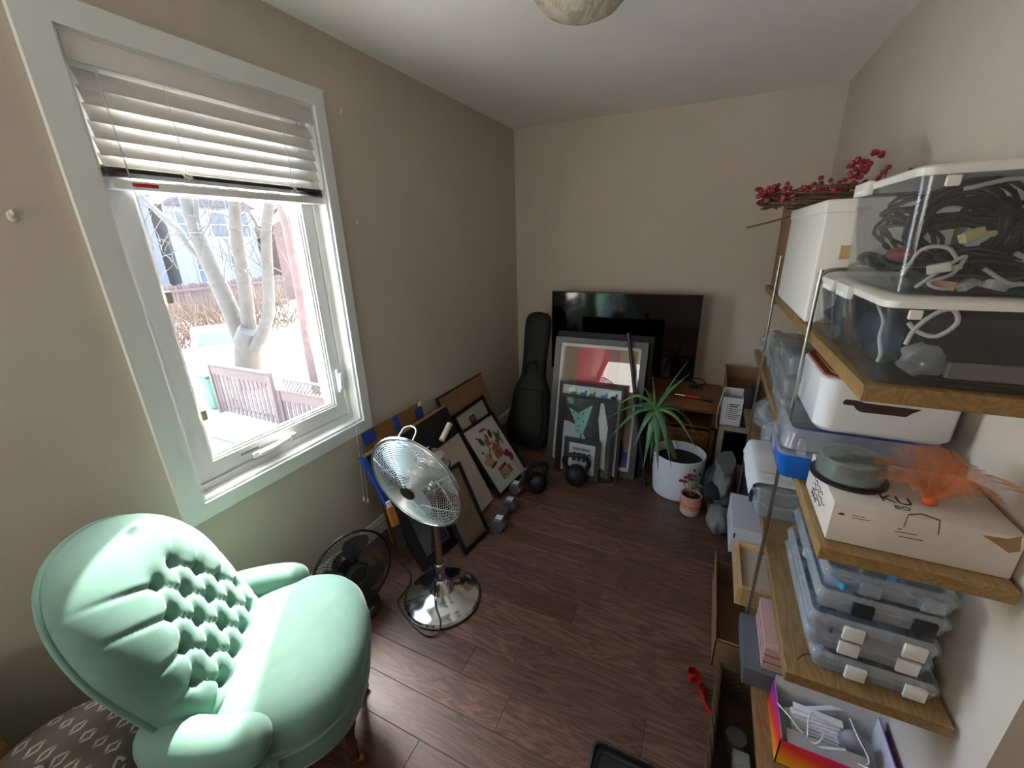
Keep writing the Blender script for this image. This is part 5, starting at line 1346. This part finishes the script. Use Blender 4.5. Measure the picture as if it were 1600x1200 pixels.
blob('plastic_bag', (1.955, 2.08, Z3+.115), (.075, .10, .105), M_BAG, 'puffed clear plastic bag of packets on the third shelf', 'plastic bag', .12, 31)
blob('plastic_bag', (1.955, 2.45, Z3+.10), (.07, .12, .09), M_BAG, 'flat clear plastic bag at the far end of the third shelf', 'plastic bag', .12, 37)
o = MB().rbox((1.93, 2.03, Z3+.02), (2.02, 2.13, Z3+.15), .004, 2).build('wrapped_packet', mat('packet_grey', '#8f8a84', .6, var=.2), smooth=40); tag(o, 'grey packet inside the puffed plastic bag on the third shelf', 'packet')

# ---- bottom shelf
Z4 = SZ[3]+.001
def grad_mat():
    t = NT('rainbow_print'); tc = t.new('ShaderNodeTexCoord'); sx = t.new('ShaderNodeSeparateXYZ'); t.link(tc.outputs['Generated'], sx.inputs[0])
    f_ = t.math('ADD', t.math('MULTIPLY', sx.outputs[2], .62), t.math('ADD', t.math('MULTIPLY', sx.outputs[1], .40), t.math('MULTIPLY', sx.outputs[0], .30)))
    c = t.ramp(f_, [(.0, rgb('#f4d22c')), (.28, rgb('#ff8a2a')), (.5, rgb('#f0392f')), (.72, rgb('#e0307c')), (1.0, rgb('#7a3fd0'))])
    t.link(c, t.p.inputs['Base Color']); t.p.inputs['Roughness'].default_value = .4
    return t.m
gx = thing('charger_box', 'open white box with rainbow printed outside, full of white chargers', 'box', (2.05, 1.08, Z4))
x0, x1, y0, y1, z1 = 1.912, 2.176, .988, 1.165, Z4+.10
b = MB(); b.box((x0, y0, Z4), (x0+.003, y1, z1)); b.box((x0, y0, Z4), (x1, y0+.003, z1-.008)); b.box((x0, y1-.003, Z4), (x1, y1, z1)); b.box((x1-.003, y0, Z4), (x1, y1, z1)); b.box((x0, y0, Z4), (x1, y1, Z4+.002))
b.build('printed_walls', grad_mat(), gx, world=True)
b = MB(); b.box((x0+.0032, y0+.0032, Z4+.002), (x0+.005, y1-.0032, z1-.0005)); b.box((x0+.0032, y1-.005, Z4+.002), (x1-.0032, y1-.0032, z1+.03)); b.box((x1-.005, y0+.0032, Z4+.002), (x1-.0032, y1-.0032, z1)); b.box((x0+.004, y0+.0032, Z4+.002), (x1-.004, y0+.005, z1-.012)); b.box((x0+.004, y0+.004, Z4+.002), (x1-.004, y1-.004, Z4+.003))
b.build('white_lining', mat('white_lining', '#cfcfd2', .7), gx, world=True)
b = MB(); b.box((x0+.02, y0+.004, z1-.014), (x1-.06, y0+.05, z1-.012), Matrix.Rotation(-.12, 3, 'X')); b.build('flap', mat('grey_flap', '#a9a6a0', .7), gx, world=True)
M_WPL = mat('white_gloss_plastic', '#eef0f6', .25, var=.02)
for k in range(9):
    z_ = Z4+.02+.0085*k; b = MB(); xo = rg.uniform(-.006, .006)
    b.rbox((1.955+xo, 1.065+.004*k, z_), (2.075+xo, 1.085+.004*k, z_+.008), .0015, 1, Matrix.Rotation(rg.uniform(-.08, .12), 3, 'Z'))
    tag(b.build('white_strip', M_WPL), 'narrow white plastic strip in the bundle inside the rainbow printed box', 'plastic strip', 'white strips in the charger box')
for k in range(3):
    b = MB(); b.rbox((1.94+.02*k, 1.12+.008*k, Z4+.05+.012*k), (2.06+.02*k, 1.135+.008*k, Z4+.06+.012*k), .002, 1, Matrix.Rotation(.25+.1*k, 3, 'Z'))
    tag(b.build('white_strip', M_WPL), 'loose white plastic strip behind the bundle in the rainbow printed box', 'plastic strip', 'loose strips in the charger box')
for k, pts in enumerate(([(1.916, 1.09, z1), (1.94, 1.06, z1+.004), (1.97, 1.03, z1-.005)], [(1.985, 1.03, z1-.02), (1.985, 1.06, z1+.012), (2.0, 1.09, z1+.015), (2.03, 1.07, z1+.0), (2.06, 1.05, z1-.015)], [(1.98, 1.035, z1-.02), (2.0, 1.02, z1-.01), (2.02, 1.05, z1), (1.99, 1.08, z1+.008)], [(2.09, 1.11, z1+.02), (2.10, 1.07, z1+.012), (2.12, 1.03, z1-.01), (2.10, 1.01, z1-.015)], [(2.08, 1.02, z1-.02), (2.11, 1.005, z1-.005), (2.15, 1.01, z1)])):
    b = MB(); b.tube(spline(pts, 7), .0018, 6); tag(b.build('white_cable', M_WPL, smooth=60), 'thin white cable looping out of the rainbow printed box', 'cable', 'thin cables in the charger box')
b = MB(); b.rbox((1.99, 1.02, z1-.02), (2.075, 1.028, z1-.012), .002, 2, Matrix.Rotation(.35, 3, 'Z')); tag(b.build('white_stick', M_WPL, smooth=40), 'thicker white stick across the front of the rainbow printed box', 'stick')
b = MB(); b.ell((2.10, 1.09, Z4+.05), (.035, .03, .045), 14, 10); tag(b.build('grey_pouch', mat('silver_pouch', '#8e8e94', .4), smooth=60), 'grey crumpled pouch in the back of the rainbow printed box', 'pouch')
gb2 = thing('grey_box', 'flat dark grey lidded box on the bottom shelf under the pink box', 'box', (1.98, 1.38, Z4))
M_GBOX = mat('slate_grey_card', '#5f636b', .7, var=.05)
MB().rbox((1.838, 1.198, Z4), (2.13, 1.425, Z4+.06), .002, 1).build('base', M_GBOX, gb2, world=True)
MB().rbox((1.835, 1.195, Z4+.04), (2.133, 1.428, Z4+.077), .002, 1).build('lid', M_GBOX, gb2, world=True)
M_PINK = mat('pink_card', '#cfa79b', .7, var=.04); M_PINKG = mat('brown_gap', '#4a2a26', .7)
pk = thing('pink_drawer_box', 'pale pink card drawer box on the flat grey box', 'box', (1.99, 1.36, Z4+.0775))
MB().box((1.886, 1.215, Z4+.0775), (2.10, 1.428, Z4+.165)).build('case', M_PINK, pk, world=True)
for z in (.1055, .1355):
    b = MB(); b.box((1.8853, 1.2145, Z4+z), (2.101, 1.4285, Z4+z+.003)); b.build('drawer_gap', M_PINKG, pk, world=True)
b = MB(); b.box((1.885, 1.24, Z4+.165), (2.09, 1.428, Z4+.171)); b.build('lid', M_PINK, pk, world=True)
wf = thing('wooden_tray', 'pine frame canvas tray lying on the bottom shelf', 'tray', (1.93, 1.7, Z4))
M_PINE = wood('pale_pine', '#b48a5c', '#d9b684', .55, 1, 4)
for (a, c) in (((1.828, 1.545, Z4), (1.846, 1.845, Z4+.085)), ((2.02, 1.545, Z4), (2.038, 1.845, Z4+.085)), ((1.846, 1.545, Z4), (2.02, 1.563, Z4+.085)), ((1.846, 1.827, Z4), (2.02, 1.845, Z4+.085))):
    MB().box(a, c).build('frame_bar', M_PINE, wf, world=True)
MB().box((1.846, 1.563, Z4+.06), (2.02, 1.827, Z4+.066)).build('canvas', mat('raw_canvas', '#bfae95', .9), wf, world=True)
wh = thing('white_carton', 'white carton with oval hand hole on the bottom shelf', 'box', (1.9, 2.0, Z4))
MB().rbox((1.812, 1.860, Z4), (1.965, 2.16, Z4+.142), .002, 1).build('carton', mat('white_card2', '#c9c9ca', .7, var=.03), wh, world=True)
MB().rbox((1.822, 1.8592, Z4+.085), (1.829, 1.8605, Z4+.112), .0005, 1).build('hand_hole', mat('hole_black', '#1b1a1a', .9), wh, world=True)
o = MB().rbox((1.880, 2.175, Z4), (1.918, 2.46, Z4+.30), .003, 1).build('navy_binder', mat('navy_binder', '#23263a', .6)); tag(o, 'navy blue binder standing on the bottom shelf behind the white carton', 'binder')
o = MB().box((1.925, 2.18, Z4), (1.965, 2.48, Z4+.33)).build('wood_panel', M_PINE); tag(o, 'upright pine panel beside the navy binder on the bottom shelf', 'panel')

# ------------------------------------------------------------------ on the floor in front of the shelves
fx = thing('floor_carton', 'open brown carton pushed under the bottom shelf', 'carton', (1.9, 1.6, 0))
x0, x1, y0, y1, z1 = 1.765, 2.05, 1.375, 1.83, .132
b = MB(); b.box((x0, y0, 0), (x1, y1, .003)); b.box((x0, y0, 0), (x0+.004, y1, z1)); b.box((x1-.004, y0, 0), (x1, y1, z1)); b.box((x0, y0, 0), (x1, y0+.004, z1)); b.box((x0, y1-.004, 0), (x1, y1, z1)); b.build('carton_walls', M_CARD, fx, world=True)
b = MB(); b.box((x0-.006, y0+.01, z1), (x0-.002, y1, z1+.06), Matrix.Rotation(-.08, 3, 'Y')); b.build('flap', M_CARD, fx, world=True)
b = MB(); b.box((x0+.006, y0-.002, z1-.03), (x0+.09, y0+.002, z1+.03), Matrix.Rotation(.5, 3, 'X')); b.build('flap', M_CARD, fx, world=True)
M_WICK = mat('dark_brown_wicker', '#45331f', .85, var=.35, vscale=60, bump=.7, bscale=110)
bk2 = thing('wicker_basket', 'long dark woven basket on the floor beside the lowest shelf', 'basket', (1.90, 1.0, 0), -.10)
bx0, bx1, by0, by1, bz = -.145, .15, -.26, .27, .128
b = MB()
for (a, c) in (((bx0, by0), (bx0, by1)), ((bx0, by1), (bx1, by1)), ((bx1, by1), (bx1, by0)), ((bx1, by0), (bx0, by0))):
    a = Vector((a[0], a[1], 0)); c = Vector((c[0], c[1], 0)); L = (c-a).length; n = int(L/.012)
    nrm = Vector(((c-a).y, -(c-a).x, 0)).normalized()
    for row in range(10):
        b.tube([a+(c-a)*k/n+nrm*(.0035*(1 if (k+row) % 2 else -1))+Vector((0, 0, .008+row*.0122)) for k in range(n+1)], .0058, 5)
b.build('woven_sides', M_WICK, bk2, 60, kind='stuff')
MB().box((bx0, by0, .001), (bx1, by1, .006)).build('bottom', M_WICK, bk2)
b = MB()
for k in range(3):
    ph = k*2*PI/3; pts = []
    per = [(bx0, by0), (bx0, by1), (bx1, by1), (bx1, by0)]
    for e in range(4):
        p = Vector((*per[e], bz)); q = Vector((*per[(e+1) % 4], bz))
        for j in range(24): 
            s_ = e*24+j; pts.append(p+(q-p)*j/24+Vector((.005*math.cos(ph+s_*.8), .005*math.cos(ph+s_*.8), .004*math.sin(ph+s_*.8))))
    b.tube(pts, .006, 6, closed=True)
b.build('braided_rim', M_WICK, bk2, 60)
# things in the basket
b = MB(); b.lathe([(0, 0), (.032, 0), (.034, .02), (.030, .05), (0, .052)], 28, (1.835, 1.09, .02)); tag(b.build('grey_jar', mat('dark_grey_jar', '#4c4d50', .4), smooth=40), 'small dark grey jar in the wicker basket', 'jar')
o = MB().rbox((1.82, .98, .04), (1.87, 1.05, .075), .006, 2).build('clear_pack', M_BAG, smooth=40); tag(o, 'small clear plastic pack in the wicker basket', 'pack')
b = MB(); pts = [(1.822+.022*math.cos(k*.9), .925+.03*math.sin(k*.9), .05+.004*k) for k in range(16)]; b.tube(spline(pts, 4), .0075, 8); tag(b.build('blue_rope', mat('pale_blue_rope', '#b9cfd8', .6), smooth=60), 'knotted pale blue rope in the wicker basket', 'rope')
b = MB(); b.tube(spline([(1.80, 1.16, .03), (1.79, 1.10, .06), (1.80, 1.03, .05), (1.83, 1.0, .03)], 6), .003, 6); tag(b.build('black_cable', M_CORD, smooth=60), 'thin black cable lying in the wicker basket', 'cable')
# red ribbon and black case
M_RIB = mat('red_satin', '#c4141f', .25, var=.1)
rb = thing('red_ribbon', 'curled shiny red ribbon on the floor by the wicker basket', 'ribbon', (1.725, 1.25, 0))
b = MB()
pts = spline([(.0, .035, .006), (-.02, .04, .012), (-.034, .02, .03), (-.022, -.004, .034), (.0, .012, .022), (.006, -.012, .012), (.012, -.045, .010), (.03, -.06, .006)], 8)
n = len(pts)
def ribf(u, v):
    i = min(n-1, int(round(v*(n-1)))); return pts[i]+Vector((.004*math.sin(v*9), .003*math.cos(v*7), (u-.5)*.024 if v < .8 else (u-.5)*.016))
b.grid(lambda u, v: ribf(u, v)*1.35+Vector((0, 0, .004)), 2, n-1); b.build('loop', M_RIB, rb, 70)
pts2 = spline([(.012, .02, .008), (.0, .0, .02), (.012, -.03, .022), (.03, -.02, .014), (.02, .015, .01)], 8); n2 = len(pts2)
b = MB(); b.grid(lambda u, v: pts2[min(n2-1, int(round(v*(n2-1))))]+Vector((0, 0, (u-.5)*.022)), 2, n2-1); b.build('tail', M_RIB, rb, 70)
tr_ = thing('black_case', 'black plastic case with raised rim standing on the floor in the foreground', 'case', (1.52, .74, 0))
b = MB(); loft(b, [rrect(-.095, .095, -.15, .15, .02, 0), rrect(-.10, .10, -.155, .155, .022, .01), rrect(-.10, .10, -.155, .155, .022, .075), rrect(-.092, .092, -.147, .147, .02, .078), rrect(-.088, .088, -.143, .143, .018, .066)]); b.build('shell', M_BLACKP, tr_, 40)
b = MB(); b.tube(rrect(-.078, .078, -.132, .132, .018, .0675), .003, 6, closed=True); b.build('inner_rib', mat('blue_black_plastic', '#1c1f30', .35), tr_, 60)

# ------------------------------------------------------------------ outside, seen through the window
GZ = -2.7
def snow_mat():
    t = NT('patchy_snow_ground'); v = t.coord()
    n = t.noise(v, .35, 5, .6)
    t.link(t.ramp(n, [(.42, rgb('#8d8478')), (.52, rgb('#d8d8d8'))]), t.p.inputs['Base Color']); t.p.inputs['Roughness'].default_value = .9
    return t.m
struct(MB().box((-60, -20, GZ-.2), (-.5, 60, GZ)).build('ground', snow_mat()))
M_FEN = wood('weathered_fence', '#4c3a32', '#6b564b', .8, 2, 2, bump=.2)
def fence(label, x0, x1, y, ztop, zbot, n, lattice=False):
    th = thing('garden_fence', label, 'fence', ((x0+x1)/2, y, GZ))
    wd = (x1-x0)/n
    for k in range(n):
        MB().box((x0+k*wd+.02, y-.012, zbot), (x0+(k+1)*wd-.035, y+.012, ztop-.02)).build('slat', M_FEN, th, world=True)
    for z in (ztop-.22, zbot+.12): MB().box((x0, y+.012, z), (x1, y+.05, z+.07)).build('rail', M_FEN, th, world=True)
    MB().box((x0-.03, y-.06, ztop), (x1+.03, y+.06, ztop+.04)).build('cap', M_FEN, th, world=True)
    MB().box((x0-.02, y-.03, ztop-.24), (x1+.02, y-.012, ztop-.02)).build('top_board', M_FEN, th, world=True)
    for x in (x0, x1): MB().box((x-.05, y-.05, GZ), (x+.05, y+.05, ztop+.02)).build('post', M_FEN, th, world=True)
    if lattice:
        b = MB()
        L = int((x1-x0)/.12)
        for k in range(2, L+1):
            b.bar((x0+k*.12-.2, y, ztop+.04), (x0+k*.12+.06, y, ztop+.30), .02, .01, Vector((0, 1, 0))); b.bar((x0+k*.12+.06, y+.012, ztop+.04), (x0+k*.12-.2, y+.012, ztop+.30), .02, .01, Vector((0, 1, 0)))
        b.build('lattice', M_FEN, th, kind='stuff', world=True)
        MB().box((x0-.03, y-.04, ztop+.29), (x1+.03, y+.04, ztop+.33)).build('lattice_cap', M_FEN, th, world=True)
fence('weathered wooden fence panel in front of the forked tree', -10.25, -7.85, 6.1, -1.33, GZ+.05, 14)
fence('weathered fence panel with lattice top beside the pale garage', -7.60, -5.2, 6.1, -1.70, GZ+.05, 14, True)
# forked tree
M_BARK = mat('grey_tan_bark', '#544b40', .95, var=.2, vscale=6, bump=.5, bscale=18)
tree = thing('forked_tree', 'bare forked tree trunk standing behind the fence', 'tree', (-11.6, 7.9, GZ))
TB = Vector((-11.6, 7.9, GZ))
def tpt(u, v, dy=0): return ony(u, v, 7.9+dy) - TB
b = MB(); tb0 = tpt(392, 575); 
b.tube(spline([Vector((tb0.x, 0, 0)), tpt(392, 580), tpt(388, 545), tpt(392, 515)], 5), [.48, .46, .45, .44, .43, .42, .42, .41, .40, .40, .40, .40, .40, .38, .36, .34], 16); trunk = b.build('trunk', M_BARK, tree, 60)
rg = random.Random(2)
limbs = [([(384, 545), (362, 490), (340, 440), (318, 390), (300, 340), (285, 290), (270, 220)], .27, .16), ([(392, 540), (386, 480), (378, 420), (370, 370), (366, 320), (362, 260)], .22, .12), ([(398, 545), (412, 515), (420, 480), (418, 420), (416, 360), (422, 310), (430, 240)], .19, .10), ([(330, 415), (300, 390), (280, 360), (250, 335), (225, 310), (200, 280)], .13, .06), ([(345, 450), (325, 420), (312, 380), (306, 320), (300, 250)], .11, .06), ([(412, 380), (400, 350), (385, 325), (374, 310)], .05, .02), ([(370, 350), (350, 335), (325, 335)], .04, .015), ([(420, 340), (440, 320), (455, 310)], .04, .015)]
for (pp_, r0, r1) in limbs:
    pts = spline([tpt(u, v, .15*math.sin(i+r0*30)) for i, (u, v) in enumerate(pp_)], 5); n = len(pts)
    b = MB(); b.tube(pts, [r0+(r1-r0)*k/(n-1) for k in range(n)], 10); b.build('limb', M_BARK, tree, 60)
b = MB()
for k in range(170):
    u, v = rg.uniform(205, 470), rg.uniform(280, 440); p = tpt(u, v, rg.uniform(-.8, .8)); q = p
    pts = [p]
    dr = Vector((rg.uniform(-1, 1), rg.uniform(-.5, .5), rg.uniform(.1, 1))).normalized()
    for j in range(4):
        q = q+dr*.28+Vector((rg.uniform(-.08, .08), 0, rg.uniform(-.08, .08))); pts.append(q)
    b.tube(pts, [.016, .013, .010, .007, .004], 4)
b.build('twigs', M_BARK, tree, kind='stuff')
# a thinner dark tree to the right
t2 = thing('leaning_tree', 'slim dark leaning tree by the pale garage', 'tree', (-5.9, 7.0, GZ))
b = MB(); P2 = Vector((-5.9, 7.0, GZ)); 
b.tube(spline([ony(u, v, 7.0)-P2 for (u, v) in ((500, 640), (480, 540), (468, 460), (456, 400), (446, 350), (432, 310), (415, 260))], 4), [.10]*10+[.09]*8+[.07]*7, 10); b.build('trunk', mat('red_brown_bark', '#6b5348', .95, var=.2), t2, 60)
# garage with snow on its roof
M_SID = mat('white_siding', '#d5d8de', .6, var=.03)
ga_ = thing('garage', 'white sided garage with snow covered roof behind the fence', 'garage', (-8.3, 9.5, GZ))
gx0, gx1 = -9.55, -5.0
for k in range(22):
    x = gx0+(gx1-gx0)*k/22; MB().box((x+.006, 7.55, GZ), (x+(gx1-gx0)/22-.006, 7.62, -1.02)).build('siding_board', M_SID, ga_, world=True)
b = MB(); b.box((gx0, 7.6, GZ), (gx1, 12.5, -1.05)); b.build('walls', M_SID, ga_, world=True)
b = MB(); b.ext([(gx0-.15, 7.3, -1.03), (gx0-.15, 10.0, .02), (gx0-.15, 12.8, -1.03), (gx0-.15, 12.8, -1.10), (gx0-.15, 7.3, -1.10)], (gx1-gx0+.3, 0, 0)); b.build('snowy_roof', mat('snow', '#eceef2', .9, var=.02), ga_, world=True)
# parked white car
car = thing('parked_car', 'white hatchback car parked beyond the fence', 'car', (-15.2, 9.3, GZ), 2.62)
M_CARP = mat('white_car_paint', '#e4e6e8', .25, var=.01, coat=.6)
side = [(-2.1, .25), (-2.12, .65), (-1.9, .85), (-1.0, .95), (-.45, 1.38), (.35, 1.45), (1.2, 1.38), (1.85, 1.0), (2.1, .85), (2.12, .4), (2.0, .25)]
b = MB(); b.ext([(x, -.85, z) for x, z in side], (0, 1.7, 0)); b.build('body', M_CARP, car, 30)
M_CWIN = mat('car_window', '#3f4c50', .1)
for s in (-1, 1):
    b = MB(); b.ext([(x, s*.856, z) for x, z in ((-.85, .97), (-.42, 1.30), (.35, 1.36), (.35, .97))], (0, s*.004, 0)); b.build('side_window', M_CWIN, car)
    b = MB(); b.ext([(x, s*.856, z) for x, z in ((.45, .97), (.45, 1.36), (1.1, 1.31), (1.55, 1.0))], (0, s*.004, 0)); b.build('side_window', M_CWIN, car)
    for x in (-1.35, 1.35):
        b = MB(); b.lathe([(0, -.1), (.2, -.1), (.31, -.09), (.31, .09), (.2, .1), (0, .1)], 24, (x, s*.78, .31), Matrix.Rotation(R_(90), 3, 'X')); b.build('wheel', mat('tyre', '#232323', .8), car, 40)
b = MB(); b.ext([(-1.0, -.7, .97), (-.48, -.66, 1.36), (-.48, .66, 1.36), (-1.0, .7, .97)], (-.012, 0, .012)); b.build('windscreen', M_CWIN, car)
# green bin
gbn = thing('garden_bin', 'green wheeled garden bin beside the fence', 'bin', (-10.75, 6.35, GZ))
MB().rbox((-.28, -.3, .05), (.28, .3, .95), .03, 2, taper=.2).build('body', mat('green_bin', '#4f7a5a', .6), gbn, 40)
MB().rbox((-.31, -.33, .95), (.31, .33, 1.03), .02, 2).build('lid', mat('dark_green_lid', '#2e4a38', .6), gbn, 40)
MB().rbox((-.1, -.345, .62), (.1, -.29, .85), .01, 2).build('label', mat('white_label', '#d8d8d8', .6), gbn, 40)
for s in (-1, 1): MB().lathe([(0, -.04), (.1, -.04), (.1, .04), (0, .04)], 16, (s*.24, .25, .1), Matrix.Rotation(R_(90), 3, 'Y')).build('wheel', MATS['tyre'], gbn, 40)
MB().rbox((-10.6, 5.0, GZ), (-6.0, 5.25, GZ+.25), .03, 1).build('retaining_kerb', mat('stone_kerb', '#8a8278', .9, var=.15))
tag(D.objects['retaining_kerb'], 'low stone kerb along the path in front of the fence', 'kerb')
# bare shrubs on the bank, old board fence, houses
rg = random.Random(14)
bank = thing('bramble_bank', 'tangle of bare brambles on the bank behind the car', 'shrub', (-22, 13.5, GZ))
b = MB()
for k in range(420):
    p = Vector((rg.uniform(-23.6, -19.0), rg.uniform(9.5, 17), GZ)); pts = [p]
    dr = Vector((rg.uniform(-.7, .7), rg.uniform(-.7, .7), 1)).normalized()
    q = p
    for j in range(4):
        q = q+dr*.55+Vector((rg.uniform(-.25, .25), rg.uniform(-.25, .25), rg.uniform(-.15, .1))); pts.append(q)
    b.tube(pts, [.03, .025, .02, .014, .008], 4)
b.build('bramble_stems', mat('dry_bramble', '#5c4734', .95, var=.2), bank, kind='stuff', world=True)
of = thing('board_fence', 'old grey board fence at the back of the yard', 'fence', (-24, 15, GZ))
for k in range(60):
    x = -26+.0; y = 8.0+k*.2; MB().box((-25.4, y+.01, GZ+.4), (-25.36, y+.18, GZ+2.4+.05*math.sin(k*2.1))).build('board', M_FEN, of, world=True)
MB().box((-25.3, 8, GZ+.7), (-25.2, 20, GZ+.85)).build('rail', M_FEN, of, world=True); MB().box((-25.3, 8, GZ+2.0), (-25.2, 20, GZ+2.15)).build('rail', M_FEN, of, world=True)
M_WPANE = mat('house_pane', '#3c4652', .15)
def house(label, x, y0, y1, h, c, roof, wins, gable=1.8, dep=8.):
    th = thing('row_house', label, 'house', (x-4, (y0+y1)/2, GZ))
    m = mat('brick_'+c, c, .9, var=.12, vscale=3)
    MB().box((x-dep, y0, GZ), (x, y1, GZ+h)).build('walls', m, th, world=True)
    b = MB(); b.ext([(x+.25, y0-.3, GZ+h), (x+.25, (y0+y1)/2, GZ+h+gable), (x+.25, y1+.3, GZ+h)], (-dep-.5, 0, 0)); b.build('roof', mat('roof_'+roof, roof, .9, var=.1), th, world=True)
    for (fy, fz, ww, hh) in wins:
        yc = y0+(y1-y0)*fy; zc = GZ+fz
        wn = MB().box((x, yc-ww/2-.08, zc-.08), (x+.06, yc+ww/2+.08, zc+hh+.08)).build('window', mat('house_trim', '#9a9a98', .6), th, world=True)
        for s in (0, 1):
            MB().box((x+.06, yc-ww/2, zc+s*hh/2+.03), (x+.075, yc+ww/2, zc+(s+1)*hh/2-.03)).build('pane', M_WPANE, wn, world=True)
house('grey brick row house with blue paned windows across the yards', -30.5, 9.0, 15.6, 7.4, '#5c5a5a', '#4c4845', ((.25, 5.4, 1.0, 1.6), (.75, 5.4, 1.0, 1.6), (.25, 2.4, 1.0, 1.6), (.72, 2.4, 1.1, 1.6)))
house('pale stucco row house with tall windows across the yards', -31, 16.6, 22.6, 7.0, '#6e6a66', '#443f3e', ((.2, 5.0, 1.1, 1.7), (.55, 5.0, 1.1, 1.7), (.85, 5.0, .9, 1.7), (.3, 2.0, 1.2, 1.7), (.7, 2.0, 1.2, 1.7)))
house('brown brick row house with red roof across the yards', -30, 23.4, 31.0, 5.8, '#5f463c', '#633f37', ((.2, 3.4, 1.0, 1.5), (.5, 3.4, 1.0, 1.5), (.8, 3.4, 1.0, 1.5)))
house('orange brick garden house with porch beyond the brambles', -27.2, 8.0, 11.6, 4.3, '#8a5a34', '#75482c', ((.35, 1.9, .8, 1.5), (.75, 1.9, .8, 1.5)), 1.0, 2.2)
